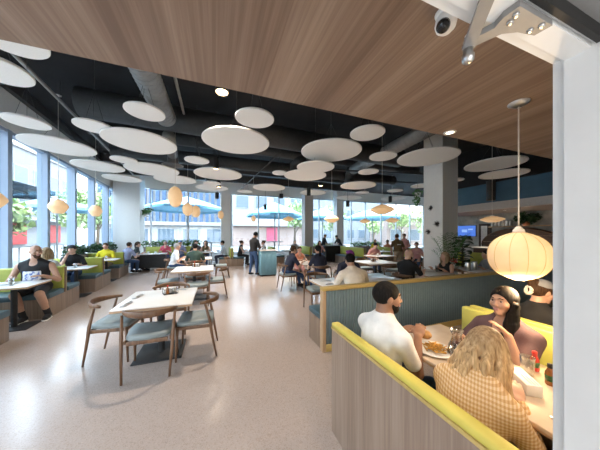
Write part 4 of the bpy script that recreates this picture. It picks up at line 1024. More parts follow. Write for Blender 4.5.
# middle tables
plate('white plate on the round table', (2.66, 6.35, TT)); cup('iced drink on the round table', (2.9, 6.5, TT), .04, .13, drink='bottle_amber'); cup('clear glass of water on the round table', (2.65, 6.68, TT), .036, .12, drink=None)
plate('white plate on the table at the partition end', (2.2, 3.5, TT)); bundle('rolled cutlery on the table at the partition end', (1.9, 3.72, TT), R(70)); bundle('second rolled cutlery near the partition end post', (1.86, 3.45, TT), R(100)); cup('clear glass on the table at the partition end', (2.28, 3.8, TT), drink=None)
caddy('caddy on the empty white table', (4.75, 5.95, TT)); caddy('caddy on the table of the bald man', (4.6, 4.05, TT)); cup('dark red iced drink before the blonde woman', (4.78, 3.76, TT), .04, .14, drink='cola')
plate('white plate before the bald man', (4.3, 3.8, TT), .13); plate('white plate before the blonde woman', (4.78, 3.95, TT), .11); plate('white plate in front of the purple hat', (2.95, 3.95, TT), .12)
def pitcher(label, loc):
    t = thing('pitcher', label, 'pitcher', loc); MB().lathe([(0, 0), (.062, 0), (.066, .01), (.062, .13), (.052, .17), (.056, .20), (.052, .20), (.048, .17), (0, .17)], 24).build('body', 'steel', t)
    MB().tube([(.058, 0, .17), (.10, 0, .16), (.105, 0, .10), (.064, 0, .05)], .008, 8).build('handle', 'black_metal', t); return t
pitcher('left steel pitcher on the table behind the ribbed partition', (5.68, 3.66, TT)); pitcher('right steel pitcher on the table behind the ribbed partition', (5.92, 3.66, TT))
t = thing('flower_vase', 'small vase of red flowers beside the steel pitchers', 'vase', (5.62, 3.95, TT)); MB().lathe([(0, 0), (.03, 0), (.036, .05), (.02, .09), (.024, .11), (0, .11)], 16).build('vase', 'bottle_clear', t)
m = MB(); leaf_cluster(m, (0, 0, .2), (.07, .07, .07), 40, .04, random.Random(2)); m.build('flowers', 'flower_red', t)
tag(MB().box(1.76, 1.98, 8.72, 9.0, 1.01, 1.018).build('notepad', 'paper'), 'white paper pad on top of the teal host stand', 'notepad')
for lb, p in [('white mug on the far table before the back window', (-.5, 12.3, TT)), ('white mug on the table left of the wood bench end', (-.95, 12.4, TT)), ('white mug on the dark draped table', (-2.6, 12.0, TT)), ('white jar on the dark draped table', (-2.9, 12.1, TT)), ('white mug on the far table between the two wood benches', (1.9, 12.3, TT)), ('white mug on the table of the pale pink diner', (6.2, 7.5, TT)), ('white mug on the far table by the waiter in brown', (8.1, 9.4, TT))]: mug(lb, p)

# ------------------------------------------------------------------ plants and decorations
def urchin(label, loc, r):
    t = MB(); rn = random.Random(label)
    M = Matrix.Rotation(R(-90), 4, 'Y'); t.lathe([(0, .02), (r * .4, .014), (r * .45, 0), (0, 0)], 14, M=M)
    for k in range(54):
        d_ = Vector((-abs(rn.gauss(.25, .4)), rn.gauss(0, 1), rn.gauss(0, 1))).normalized(); t.tube([(-.006, 0, 0), Vector((-.006, 0, 0)) + d_ * r * rn.uniform(.75, 1.1)], [.006, .0025], 4)
    o = t.build('starburst_ornament', 'urchin'); o.location = loc; tag(o, label, 'wall ornament')
urchin('dark starburst ornament high on the white column', (6.30, 5.16, 2.44), .09); urchin('dark starburst ornament at the front edge of the white column', (6.30, 4.95, 1.93), .11); urchin('dark starburst ornament lowest on the white column', (6.30, 5.24, 1.70), .10)
def big_leaf(mb, base, d, l, w_, droop):
    d = Vector(d).normalized(); s_ = d.cross(Vector((0, 0, 1))).normalized(); n = 6; L_ = []; R_ = []; Mi = []
    for i in range(n + 1):
        q = i / n; c = Vector(base) + d * l * q + Vector((0, 0, -droop * q * q * l)); k = math.sin(PI * min(1, q * .92 + .04)) ** .7 * w_
        L_.append(c + s_ * k + Vector((0, 0, k * .25))); R_.append(c - s_ * k + Vector((0, 0, k * .25))); Mi.append(c)
    for i in range(n): mb.add([L_[i], Mi[i], Mi[i + 1], L_[i + 1]], [(0, 1, 2, 3)], True); mb.add([Mi[i], R_[i], R_[i + 1], Mi[i + 1]], [(0, 1, 2, 3)], True)
t = thing('potted_fig', 'broad-leaved dark fig plant right of the white column', 'plant', (6.78, 4.52, 0)); rn = random.Random(5)
MB().lathe([(0, 0), (.16, 0), (.21, .38), (.19, .38), (.17, .34), (0, .34)], 24).build('pot', 'pot_white', t)
st = MB(); st.tube([(0, 0, .34), (.03, .02, .9), (-.02, 0, 1.45)], [.02, .016, .01], 8); st.build('stem', 'bark', t); m = MB()
for k in range(30): a_ = k * 2.4; z = .62 + .032 * k; big_leaf(m, (0, 0, z), (math.cos(a_), math.sin(a_), .5), .30, .13, .5)
m.build('leaves', 'foliage_deep', t)
t = thing('potted_palm', 'feathery palm in front of the white column', 'plant', (6.12, 4.42, 0)); MB().lathe([(0, 0), (.13, 0), (.17, .32), (.15, .32), (0, .28)], 20).build('pot', 'pot_white', t); m = MB()
for k in range(13):
    a_ = k * 2.4; el_ = .75 + .5 * rn.random(); P0 = Vector((0, 0, .3)); pr_ = P0
    for i in range(12):
        q = (i + 1) / 12; p = P0 + Vector((math.cos(a_) * q * .42, math.sin(a_) * q * .42, (1.35 * q - .55 * q * q) * el_ * 1.35)); m.tube([pr_, p], .004, 4)
        if i > 3:
            d_ = (p - pr_).normalized(); s_ = d_.cross(Vector((0, 0, 1))).normalized()
            for g in (1, -1): m.add([p, p + (d_ * .6 + s_ * g * .8).normalized() * .09 + Vector((.004, 0, 0)), p + (d_ * .6 + s_ * g).normalized() * .16, p + (d_ * .75 + s_ * g * .7).normalized() * .09], [(0, 1, 2, 3)], True)
        pr_ = p
m.build('fronds', 'foliage', t)
t = thing('hanging_plant', 'trailing plant hung high beside the white column', 'plant', (6.2, 5.56, 2.85)); MB().lathe([(0, 0), (.07, .0), (.1, .14), (0, .14)], 18).build('pot', 'pot_white', t); m = MB(); leaf_cluster(m, (0, 0, .12), (.14, .14, .12), 90, .08, rn); leaf_cluster(m, (-.04, 0, -.1), (.1, .1, .22), 90, .07, rn, -.6); m.build('foliage', 'foliage', t); MB().tube([(0, 0, .14), (0, 0, 2.24)], .004, 5).build('cord', 'wire', t)
for lb, p in [('small plant on the shelf of the far left white column', (-3.73, 14.3, 2.62)), ('dark plant on the right side of the far left column', (-3.72, 14.75, 2.75))]:
    t = thing('shelf_plant', lb, 'plant', p); MB().box(0, .3, -.2, .2, -.03, 0, .004).build('shelf', 'white', t); MB().lathe([(0, 0), (.07, 0), (.09, .12), (0, .12)], 16, (.14, 0, 0)).build('pot', 'pot_white', t); m = MB(); leaf_cluster(m, (.14, 0, .2), (.2, .2, .14), 80, .11, rn); m.build('foliage', 'foliage', t)

# ------------------------------------------------------------------ the bar side
t = thing('television', 'wall television showing a bright blue screen', 'television', (12.5, 8.1, 1.81)); MB().box(-.06, 0, -.48, .48, -.29, .29, .006).build('bezel', 'black_metal', t)
MB().box(-.064, -.06, -.465, .465, -.275, .275).build('screen', 'tv_blue', t); m = MB(); m.box(-.066, -.064, -.05, .22, -.06, .08); m.box(-.066, -.064, -.33, -.1, .05, .12); m.build('screen_picture', 'tv_white', t)
dr = MB(); dr.box(-.08, 0, -.5, .02, 0, 2.15); structure(dr.build('door_2', 'dark_wood', None, (12.5, 7.45, 0))); structure(MB().box(-.085, -.08, -.32, -.05, .05, 2.05).build('door_3', 'door_white', None, (12.5, 7.42, 0)))
t = thing('bar_shelf', 'dark arched back-bar shelf behind the big pendant', 'shelf', (12.28, 5.75, 0))
arc = [(-1.4, 0)] + [(-1.4 * math.cos(PI * k / 20), 1.15 + .72 * math.sin(PI * k / 20)) for k in range(21)] + [(1.4, 0)]
M = Matrix.Rotation(R(90), 4, 'Z') @ Matrix.Rotation(R(90), 4, 'X')
MB().prism(arc, -.2, -.12, M).build('back_panel', 'dark_wood', t)
m = MB(); m.tube([(-.05, -1.4 * math.cos(PI * k / 20), 1.15 + .72 * math.sin(PI * k / 20)) for k in range(21)], [(.16, .05)] * 21, 8, up=(1, 0, 0)); m.build('arch_rim', 'walnut', t)
for z in (.95, 1.30, 1.58): wz = 1.35 if z < 1.2 else 1.4 * math.sqrt(1 - ((z - 1.15) / .72) ** 2) - .03; MB().box(-.2, .12, -wz, wz, z - .02, z, .003).build('shelf_board', 'oak_light', t)
for k in range(14):
    y = 4.6 + .165 * k; z = 1.30
    t = thing('bottle', '%s bottle on the arched back-bar shelf' % ['green', 'amber', 'clear'][k % 3], 'bottle', (12.2, y, z), 0, '%s bottles on the arched shelf' % ['green', 'amber', 'clear'][k % 3]); hh = .2 + .015 * (k % 3)
    MB().lathe([(0, 0), (.035, 0), (.037, .01), (.037, hh * .6), (.014, hh * .8), (.013, hh), (0, hh)], 14).build('glass_body', 'bottle_' + ['green', 'amber', 'clear'][k % 3], t)
    MB().lathe([(0, hh), (.015, hh), (.015, hh + .025), (0, hh + .025)], 10).build('stopper', ['dark_wood', 'red_cap', 'white'][k % 3], t)
t = thing('wall_ledge', 'narrow ledge above the arched bar shelf', 'shelf', (12.3, 5.75, 2.0)); MB().box(-.1, .2, -1.5, 1.2, -.04, 0, .004).build('board', 'oak_light', t)
for k in range(6):
    o = MB().lathe([(0, 0), (.045, 0), (.05, .02), (.045, .2), (.03, .24), (0, .24)], 16).build('canister', 'porcelain'); o.location = (12.3, 6.12 + .14 * k, 2.0); tag(o, 'white canister in the row on the ledge above the arched shelf', 'canister', 'white canisters on the ledge')
t = thing('ledge_plant', 'dark spreading plant on the ledge above the bar', 'plant', (12.15, 5.5, 2.0)); MB().lathe([(0, 0), (.1, 0), (.12, .16), (0, .16)], 16).build('pot', 'terracotta', t); m = MB(); leaf_cluster(m, (0, 0, .3), (.3, .42, .22), 160, .16, rn); m.build('foliage', 'foliage_deep', t)
t = thing('bar_counter', 'dark bar counter below the arched shelf', 'counter', (11.0, 5.2, 0)); MB().box(-.05, .6, -3.6, 1.7, 1.02, 1.07, .01).build('counter_top', 'table_white', t); MB().box(0, .5, -3.5, 1.65, 0, 1.02).build('front', 'dark_wood', t)
def lime_chair(label, loc, rz):
    t = thing('lime_chair', label, 'chair', loc, R(rz)); MB().box(-.24, .24, -.22, .24, .42, .50, .03).build('seat', 'lime', t); MB().box(-.23, .23, -.27, -.20, .52, .98, .03).build('backrest', 'lime', t)
    for x in (-.2, .2):
        for y in (-.22, .2): MB().tube([(x * 1.1, y * 1.1, 0), (x, y, .44 if y > 0 else .6)], .014, 8).build('leg', 'walnut', t)
lime_chair('lime upholstered chair left of the bar table', (8.8, 5.85, 0), -95); lime_chair('lime upholstered chair right of the bar table', (8.85, 5.25, 0), -85)
table(9.55, 5.55, 0, .9, .9, 'white bar-side table behind the lime chairs')
for lb, p in [('white cup on the bar-side table', (9.4, 5.4, TT)), ('stack of white bowls on the bar-side table', (9.5, 5.75, TT))]: mug(lb, p)

# ------------------------------------------------------------------ outside: terrace, parasols, trees and buildings
structure(MB().box(-60, 70, YB + .25, 70, -.15, -.03).build('ground_plaza', 'paving'))
structure(MB().add([(-60, -5, -.03), (-4.6, -5, -.03), (-5.6, YB + .25, -.03), (-60, YB + .25, -.03)], [(0, 1, 2, 3)]).build('ground_street', 'paving'))
def parasol(label, loc, r, zr, zt, mat, rz=0):
    t = thing('parasol', label, 'parasol', loc, rz); m = MB(); n = 8; top = (0, 0, zt); vs = [top]; fs = []
    rim = [(r * math.cos(2 * PI * (k + .5) / n), r * math.sin(2 * PI * (k + .5) / n), zr) for k in range(n)]; mid = [(x * .5, y * .5, zr + (zt - zr) * .56) for x, y, _ in rim]; low = [(x, y, z - .16) for x, y, z in rim]
    vs += mid + rim + low
    for k in range(n):
        j = (k + 1) % n; fs += [(0, 1 + k, 1 + j), (1 + k, 1 + n + k, 1 + n + j, 1 + j), (1 + n + k, 1 + 2 * n + k, 1 + 2 * n + j, 1 + n + j)]
    m.add(vs, fs); m.build('canopy', mat, t); MB().cyl(0, 0, 0, zt + .05, .045, 12).build('pole', 'brushed', t); MB().lathe([(0, 0), (.4, 0), (.4, .06), (.07, .1), (0, .1)], 20).build('base', 'black_metal', t)
    rb = MB(); [rb.tube([(0, 0, zt - .06), (x * .99, y * .99, zr)], .015, 5) for x, y, _ in rim]; rb.build('ribs', 'brushed', t)
parasol('navy parasol outside the first window by the street', (-8.6, 11.0, 0), 2.7, 3.35, 3.95, 'umbrella_navy')
parasol('second navy parasol further along the street', (-13.6, 16.6, 0), 2.6, 3.0, 3.6, 'umbrella_navy')
parasol('pale blue parasol seen behind the window lantern', (-8.8, 17.5, 0), 2.0, 3.2, 3.8, 'umbrella_blue')
parasol('blue parasol behind the tall oval lantern', (-2.0, 18.6, 0), 2.75, 3.55, 4.45, 'umbrella_blue')
parasol('blue parasol behind the standing waiter with the notepad', (4.6, 18.3, 0), 2.4, 3.25, 4.3, 'umbrella_blue')
parasol('blue parasol behind the two far waiters', (9.3, 18.9, 0), 2.3, 3.2, 4.1, 'umbrella_blue')
parasol('blue parasol behind the broad flat lantern', (15.5, 19.6, 0), 2.9, 3.4, 4.4, 'umbrella_blue')
def tree(label, loc, h, r, mat='foliage_light', n=700, sz=.34):
    t = thing('tree', label, 'tree', loc); rn = random.Random(label); st = MB(); st.tube([(0, 0, 0), (.06, .03, h * .35), (0, 0, h * .75)], [.14, .1, .05], 8)
    for k in range(5): a_ = k * 1.26; st.tube([(.05, 0, h * (.35 + .05 * k)), (math.cos(a_) * r * .6, math.sin(a_) * r * .6, h * (.6 + .05 * k))], [.05, .02], 6)
    st.build('trunk', 'bark', t); m = MB()
    for k in range(9): a_ = k * 2.4; q = .55 * r * math.sqrt((k + .3) / 9); leaf_cluster(m, (math.cos(a_) * q, math.sin(a_) * q, h * (.52 + .4 * rn.random())), (r * .5, r * .5, h * .17), n // 9, sz, rn)
    m.build('crown', mat, t)
for a in [('sunlit street tree outside the first window', (-12.6, 14.0, 0), 4.2, 1.7), ('street tree between the second and third window posts', (-13.5, 19.5, 0), 4.8, 1.7), ('bushy tree close outside the third window', (-9.5, 14.6, 0), 3.4, 1.3), ('slim tree near the far end of the street windows', (-9.6, 20.8, 0), 5.2, 1.1), ('slim tree in the last street window', (-9.4, 23.8, 0), 5.5, 1.2),
          ('young tree right of the blue parasol at the waiter', (7.6, 22.0, 0), 5.0, 1.5), ('leafy tree behind the two far waiters', (13.3, 24.0, 0), 5.0, 1.8), ('leafy tree left of the waiter in brown', (20.2, 25.4, 0), 4.6, 1.9), ('leafy tree right of the waiter in brown', (24.8, 25.0, 0), 4.6, 1.9), ('far tree against the last back window', (29.3, 24.7, 0), 5, 2.0)]: tree(*a)
def building(label, x0, x1, y0, y1, h, mat, face='S', rows=(), bays=8, extra=None, name='building'):
    """face S looks to the restaurant across the back, face E across the street"""
    t = thing(name, label, 'building', ((x0 + x1) / 2, (y0 + y1) / 2, 0)); hx, hy = (x1 - x0) / 2, (y1 - y0) / 2
    MB().box(-hx, hx, -hy, hy, 0, h).build('wall', mat, t); MB().box(-hx - .2, hx + .2, -hy - .2, hy + .2, h, h + .35).build('roof_edge', 'facade_white', t)
    L = hx if face == 'S' else hy
    for z0, z1 in rows:
        for k in range(bays):
            c = -L + 2 * L * (k + .5) / bays; q = L / bays * .62
            fr_ = MB(); gl = MB()
            if face == 'S': fr_.box(c - q - .1, c + q + .1, -hy - .08, -hy + .02, z0 - .1, z1 + .1); gl.box(c - q, c + q, -hy - .1, -hy - .07, z0, z1)
            else: fr_.box(hx - .02, hx + .08, c - q - .1, c + q + .1, z0 - .1, z1 + .1); gl.box(hx + .07, hx + .1, c - q, c + q, z0, z1)
            fo = fr_.build('window', 'facade_white', t); gl.build('window_glass', 'far_glass', fo)
    return t, hx, hy
t, hx, hy = building('white building with vertical blue louvres above a row of shopfronts', -13.5, 1.2, 34, 42, 12, 'facade_white', rows=[(.6, 2.4)], bays=5)
m = MB(); [m.box(-hx + .3 + .74 * k, -hx + .70 + .74 * k, -hy - .35, -hy, 3.4, 11) for k in range(19)]; m.build('louvres', 'louver_blue', t); MB().box(-hx, hx, -hy - .5, -hy, 2.9, 3.35).build('canopy', 'facade_white', t)
t, hx, hy = building('pale beige low building with a pink panel beyond the host stand', 2.2, 13.0, 33, 41, 9, 'facade_white', rows=[(5.5, 7.2)], bays=4)
MB().box(-hx, hx, -hy - .15, -hy, .0, 2.9).build('shopfront', 'facade_pink', t); MB().box(-.6, 1.0, -hy - .25, -hy - .15, .6, 2.7).build('pink_panel', 'pink_panel', t); MB().box(-hx, hx, -hy - .8, -hy, 2.9, 3.15).build('canopy', 'facade_white', t)
building('grey block with blue-grey windows right of the beige building', 15, 32, 36, 44, 9, 'facade_grey', rows=[(1, 2.6), (4.2, 6.2)], bays=7)
t, hx, hy = building('white house with terracotta wall at the far right', 24, 38, 27, 31, 4.2, 'facade_pink', rows=[(.8, 2.4)], bays=4)
flat('facade_street', (.20, .205, .22), .8, var=.06, scale=.6)
t, hx, hy = building('white street building with red panels and balconies', -34, -24, 6, 52, 13, 'facade_street', 'E', rows=[(4.4, 6.9), (8.0, 10.6)], bays=14)
for k in range(6): MB().box(hx, hx + .2, -hy + 4 + 7 * k, -hy + 7.2 + 7 * k, .4, 3.1).build('red_panel', 'red_panel', t)
for z in (3.6, 7.2): MB().box(hx, hx + 1.2, -hy, hy, z, z + .35).build('balcony', 'facade_white', t)
t = thing('street_fence', 'low white fence along the street outside the windows', 'fence', (-9.5, 14, 0)); m = MB(); [m.box(-.02, .02, -8 + .9 * k, -7.94 + .9 * k, 0, 1.0) for k in range(22)]; m.build('posts', 'facade_white', t); MB().box(-.03, .03, -8, 11, .95, 1.02).build('rail', 'facade_white', t)
for lb, p, w_, h_ in [('round outdoor table with menu board beyond the back glass', (-.3, 17.0, 0), 1.1, 1.06), ('outdoor high table beyond the host stand', (4.3, 17.2, 0), 1.3, 1.06)]:
    t = thing('outdoor_table', lb, 'table', p); MB().lathe([(0, h_), (w_ / 2, h_), (w_ / 2, h_ + .04), (0, h_ + .04)], 28).build('table_top', 'facade_white', t); MB().cyl(0, 0, 0, h_, .05).build('pole', 'brushed', t); MB().lathe([(0, 0), (.3, 0), (.3, .03), (0, .03)], 24).build('base', 'brushed', t)

# ------------------------------------------------------------------ people
def patch(inf, name, mat, side, z0, z1, hw, parent=None):
    f = inf['field'](.009); inf['torso'](f, inf['e'] * 1.35); P, up, fw, lat = inf['P'], inf['up'], inf['fw'], inf['lat']
    f.cut(P + fw * .03 * side, -fw * side); f.cut(P + up * z1, up); f.cut(P + up * z0, -up); f.cut(P + lat * hw, lat); f.cut(P - lat * hw, -lat); return f.build(name, mat, inf['root'])
def printed():
    m, nt, b = new_mat('shirt_print'); nt.links.new(ramp(nt, noise(nt, coords(nt, (1, 1, 1)), 22, 4), [(.40, (.10, .17, .50)), (.5, (.55, .60, .75)), (.56, (.80, .82, .85))]), b.inputs['Base Color']); MT['shirt_print'] = m
printed()
r_, tee = person('man in a white tee with black beard in the nearest booth', (1.12, 1.36, 0), R(-88), s=.95, seat=.435, fat=1.14, lean=7, head=(-26, -4, 0), hands=((.12, .27, .85), (-.10, .34, .80)), feet=((.12, .45, .07), (-.12, .42, .07)), poles=((.25, -.1, -1), (-.3, -.1, -1)), skin='brown', top=('cloth_white', 'short'), hair=('short', 'hair_black'), beard='hair_black', vox=.0062, face=True, collar=True, curl=.8)
bg_ = MB(); bg_.lathe([(0, -.02), (.036, -.02), (.045, -.008), (.045, .004), (.03, .024), (0, .028)], 20); o = bg_.build('burger', 'burger'); o.location = (1.12 + .27 + .10, 1.36 - .09, .845); tag(o, 'burger held in the hand of the man in the white tee', 'food')
r_, wm = person('woman in a mauve tee looking left across the nearest booth', (2.06, 1.04, 0), R(90), s=.88, seat=.455, fem=True, fat=1.28, lean=4, head=(-4, 0, 0), hands=((.16, .30, .83), (-.09, .17, .90)), feet=((.12, .36, .07), (-.10, .36, .07)), skin='tan', top=('cloth_mauve', 'half'), bottom=('cloth_black', 'long'), hair=('sidelong', 'hair_black'), vox=.0058, face=True, curl=.5)
r_, pw = person('woman with long streaked blonde hair in an orange gingham shirt', (1.05, .75, 0), R(-90), s=.87, fem=True, seat=.43, fat=1.12, lean=27, head=(8, -24, 0), hands=((.08, .36, .77), (-.16, .42, .79)), feet=((.1, .42, .07), (-.1, .42, .07)), skin='light', top=('cloth_gingham', 'long'), hair=('wavy', 'hair_plaid'), vox=.006, face=True, collar=True)
r_, cw = person('woman in a grey baseball cap and black tee behind the mauve woman', (2.68, 1.16, 0), R(-96), s=.86, fem=True, lean=6, head=(-26, -12, 0), skin='light', top=('cloth_black', 'short'), bottom=('cloth_black', 'long'), hair=('bun', 'hair_brown'), cap=('cloth_grey', 'front'), vox=.0075, face=True)
sc = MB(); c0 = Vector(cw['hx'](-.01, -.112, -.012)); q = [c0 + Vector(cw['hm'] @ V(.032 * math.cos(a), 0, .032 * math.sin(a))) for a in [2 * PI * k / 18 for k in range(19)]]; sc.tube(q, [.013 + .003 * (k % 2) for k in range(19)], 10, caps=False); sc.build('scrunchie', 'cloth_cream', r_)
PEOPLE = [
 dict(label='burly bald man in a black tank top with a bright print', loc=(WX(6.02) + .98, 6.04, 0), rz=184, s=1.10, fat=1.22, lean=4, head=(42, -2), feet=((-.02, .42, .075), (-.3, .30, .075)), hands=((.16, .36, .82), (-.22, .30, .82)), skin='tan', top=('cloth_black', 'tank'), bottom=('cloth_black', 'short'), hair=('bald', None), beard='hair_brown', socks='cloth_black', vox=.009, face=True, P='front'),
 dict(label='blonde diner in white with her back to the bald man', loc=(WX(6.78) + .75, 6.78, 0), rz=0, fem=True, hair=('long', 'hair_blonde'), top=('cloth_white', 'short'), skin='light'),
 dict(label='person in a black cap resting the chin on a hand at the second window table', loc=(WX(8.2) + .72, 8.2, 0), rz=188, cap=('cloth_black', 'front'), hands=((.06, .24, 1.05), (-.2, .34, .80)), top=('cloth_black', 'short'), hair=('short', 'hair_black'), vox=.010),
 dict(label='man in a yellow shirt at the third window table', loc=(WX(10.38) + .85, 10.38, 0), rz=176, fat=1.12, top=('cloth_yellow', 'short'), bottom=('cloth_khaki', 'short'), hair=('short', 'hair_brown'), skin='light'),
 dict(label='man in lavender-grey beyond the yellow shirt, back turned', loc=(WX(11.2) + 1.25, 11.2, 0), rz=-30, top=('cloth_lavender', 'short'), hair=('short', 'hair_brown'), lean=14),
 dict(label='woman in dark top and shorts with bare legs at the far window corner', loc=(-3.42, 12.0, 0), rz=-75, fem=True, top=('cloth_charcoal', 'short'), bottom=('cloth_black', 'short'), hair=('tail', 'hair_brown'), skin='light', lean=14, feet=((.1, .38, .075), (-.1, .3, .075))),
 dict(label='person in a red top at the far back banquette', loc=(-2.42, 13.25, 0), rz=180, fem=True, top=('cloth_red', 'short'), hair=('short', 'hair_grey'), skin='pale'),
 dict(label='person in lavender and a blue cap beside the red top', loc=(-1.72, 13.2, 0), rz=172, top=('cloth_lavender', 'short'), hair=('short', 'hair_grey'), cap=('cloth_blue', 'front'), skin='pale'),
 dict(label='grey-haired man in a white shirt seated left of the dark green shirt', loc=(-1.42, 9.05, 0), rz=-84, top=('cloth_white', 'short'), hair=('short', 'hair_grey'), lean=12, fat=1.1),
 dict(label='man in dark green seen from behind at the third white table', loc=(-.66, 8.36, 0), rz=2, top=('cloth_green', 'short'), hair=('short', 'hair_black'), fat=1.15, lean=8),
 dict(label='dark-shirted diner by the back window, left of a pair', loc=(-.98, 13.1, 0), rz=185, top=('cloth_darkgrey', 'short'), hair=('short', 'hair_brown')),
 dict(label='brown-haired woman by the back window, right of a pair', loc=(-.50, 13.0, 0), rz=170, fem=True, top=('cloth_brown', 'tank'), hair=('long', 'hair_brown')),
 dict(label='man in a pale shirt sitting sideways on the plain wood bench', loc=(.42, 12.35, 0), rz=85, top=('cloth_ltblue', 'long'), bottom=('cloth_navy', 'long'), hair=('short', 'hair_black'), lean=10, fat=1.1),
 dict(label='woman in a black tank top on the right end of the plain wood bench', loc=(1.18, 12.3, 0), rz=-85, fem=True, top=('cloth_black', 'tank'), bottom=('cloth_black', 'long'), hair=('bun', 'hair_brown'), lean=10),
 dict(label='standing waiter in black shirt and jeans writing on a notepad', loc=(1.38, 8.95, 0), rz=-60, sit=False, s=1.02, lean=6, head=(0, -28), hands=((.12, .32, 1.12), (-.12, .32, 1.10)), feet=((.14, .06, .075), (-.14, -.06, .075)), top=('cloth_black', 'half'), hair=('short', 'hair_black'), skin='brown', fat=1.08, vox=.009),
 dict(label='person in black and white behind the teal host stand', loc=(2.55, 12.2, 0), rz=82, fem=True, top=('cloth_white', 'roll'), bottom=('cloth_black', 'long'), hair=('bun', 'hair_brown'), apron='cloth_black', lean=12),
 dict(label='man in a black polo and jeans leaning over the round table', loc=(1.98, 6.40, 0), rz=-82, lean=22, top=('cloth_navy', 'short'), hair=('short', 'hair_brown'), skin='tan', fat=1.12, hands=((.14, .46, .80), (-.14, .46, .80)), feet=((.1, .62, .075), (-.12, .5, .075)), vox=.009),
 dict(label='girl in a peach tank top across the round table', loc=(2.62, 7.12, 0), rz=172, s=.9, fem=True, top=('cloth_orange', 'tank'), bottom=('cloth_pink', 'short'), hair=('short', 'hair_brown'), lean=10),
 dict(label='woman in navy with a dark ponytail, back to the ribbed partition', loc=(2.76, 5.76, 0), rz=4, fem=True, fat=1.1, top=('cloth_navy', 'short'), hair=('tail', 'hair_black'), lean=12, vox=.009),
 dict(label='grey-haired man facing the doorway by the grey back column', loc=(4.45, 12.9, 0), rz=180, top=('cloth_grey', 'short'), hair=('short', 'hair_grey'), skin='light'),
 dict(label='brown-haired person in pink just left of the two far waiters', loc=(5.55, 11.7, 0), rz=175, fem=True, top=('cloth_pink', 'short'), hair=('long', 'hair_brown'), s=.95),
 dict(label='left of the two far waiters in black', loc=(6.55, 13.25, 0), rz=-95, sit=False, s=.98, lean=12, head=(0, -20), hands=((.1, .42, 1.0), (-.1, .42, 1.0)), top=('cloth_black', 'short'), bottom=('cloth_black', 'long'), hair=('short', 'hair_black'), skin='tan'),
 dict(label='right of the two far waiters in black, bending over the counter', loc=(7.85, 13.2, 0), rz=92, sit=False, s=.98, lean=30, head=(0, -25), hands=((.1, .55, 1.0), (-.1, .55, 1.0)), top=('cloth_black', 'short'), bottom=('cloth_black', 'long'), hair=('short', 'hair_black'), skin='tan'),
 dict(label='diner in navy with a purple hat behind the partition end', loc=(2.84, 4.52, 0), rz=165, lean=24, head=(0, -25), hands=((.16, .48, .80), (-.16, .48, .80)), top=('cloth_navy', 'short'), hair=('short', 'hair_black'), cap=('cloth_purple', 'back'), skin='tan', vox=.009),
 dict(label='dark-haired diner in a cream shirt hunched on the partition bench', loc=(2.20, 3.14, 0), rz=-8, seat=.49, lean=30, head=(0, -16), hands=((.2, .46, .80), (-.2, .46, .80)), top=('cloth_cream', 'short'), hair=('short', 'hair_black'), skin='tan', fat=1.2, vox=.0085),
 dict(label='bald bearded man in a black tee behind the ribbed partition', loc=(3.97, 3.86, 0), rz=-84, s=.96, fat=1.2, lean=4, head=(-18, -10), top=('cloth_black', 'short'), hair=('bald', None), beard='hair_brown', skin='pale', vox=.0085, face=True),
 dict(label='blonde woman in black facing the bald man', loc=(5.27, 3.84, 0), rz=84, fem=True, s=.9, seat=.43, lean=12, top=('cloth_black', 'tank'), hair=('long', 'hair_blonde'), skin='light', vox=.0085),
 dict(label='dark-haired diner in pale pink stripes at the mid-room bench', loc=(6.55, 8.3, 0), rz=170, lean=26, head=(0, -20), top=('cloth_pink', 'short'), hair=('short', 'hair_black'), s=1.02),
 dict(label='far woman in yellow left of the waiter in brown', loc=(9.6, 11.9, 0), rz=150, fem=True, top=('cloth_yellow', 'short'), hair=('bun', 'hair_brown')),
 dict(label='standing waiter in a brown shirt with a white print on the back', loc=(7.25, 7.5, 0), rz=-10, sit=False, s=.97, fat=1.22, top=('cloth_brown', 'short'), bottom=('cloth_khaki', 'long'), hair=('short', 'hair_brown'), skin='brown', P='back', vox=.009),
 dict(label='standing woman in pale pink beside the waiter in brown', loc=(9.0, 8.85, 0), rz=110, sit=False, fem=True, s=.98, top=('cloth_pink', 'roll'), bottom=('cloth_khaki', 'long'), hair=('bun', 'hair_black'), hands=((.15, .3, 1.05), (-.15, .3, 1.05))),
 dict(label='seated diner in pink at the foot of the white column', loc=(8.35, 7.5, 0), rz=120, fem=True, lean=18, top=('cloth_pink', 'short'), hair=('short', 'hair_black')),
 dict(label='far diner in orange just left of the waiter in brown', loc=(9.5, 10.6, 0), rz=120, top=('cloth_orange', 'short'), hair=('short', 'hair_black'), skin='brown'),
 dict(label='diner in a grey shirt right of the steel pitchers', loc=(6.52, 3.62, 0), rz=60, s=.9, top=('cloth_grey', 'short'), hair=('short', 'hair_black'), skin='tan', lean=14, fat=1.15),
]
for kw in PEOPLE:
    kw = dict(kw); kw['rz'] = R(kw['rz']); pt = kw.pop('P', None)
    r_, inf = person(**kw)
    if pt == 'front': patch(inf, 'shirt_print', 'shirt_print', 1, .13, .36, .13)
    if pt == 'back': patch(inf, 'back_print', 'cloth_white', -1, .26, .30, .09)
tag(MB().box(-.06, .06, -.09, .09, -.006, .006).build('notepad', 'paper', None, (1.66, 9.16, 1.15), R(-60)), 'small white notepad held by the standing waiter', 'notepad')
chair(-3.42, 12.0, -75, 'chair under the woman with bare legs in the far corner'); chair(-.98, 13.15, 185, 'chair under the left diner of the pair by the back window'); chair(-.50, 13.05, 170, 'chair under the right diner of the pair by the back window')
chair(4.45, 12.95, 180, 'chair under the grey-haired man at the back'); chair(5.55, 11.75, 175, 'chair under the pink diner by the far waiters'); chair(6.52, 8.35, 170, 'chair under the diner in pale pink stripes'); chair(9.6, 11.95, 150, 'chair under the far woman in yellow')
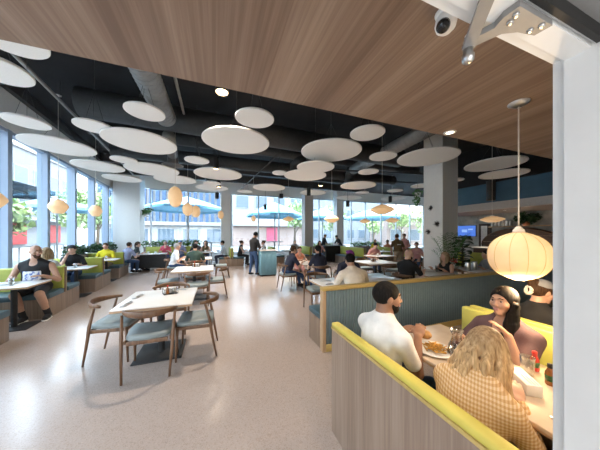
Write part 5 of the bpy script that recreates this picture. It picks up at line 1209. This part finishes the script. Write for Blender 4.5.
chair(8.35, 7.55, 120, 'chair under the pink diner by the column'); chair(9.5, 10.65, 120, 'chair under the far diner in orange'); chair(6.6, 3.58, 60, 'chair under the diner in the grey shirt')
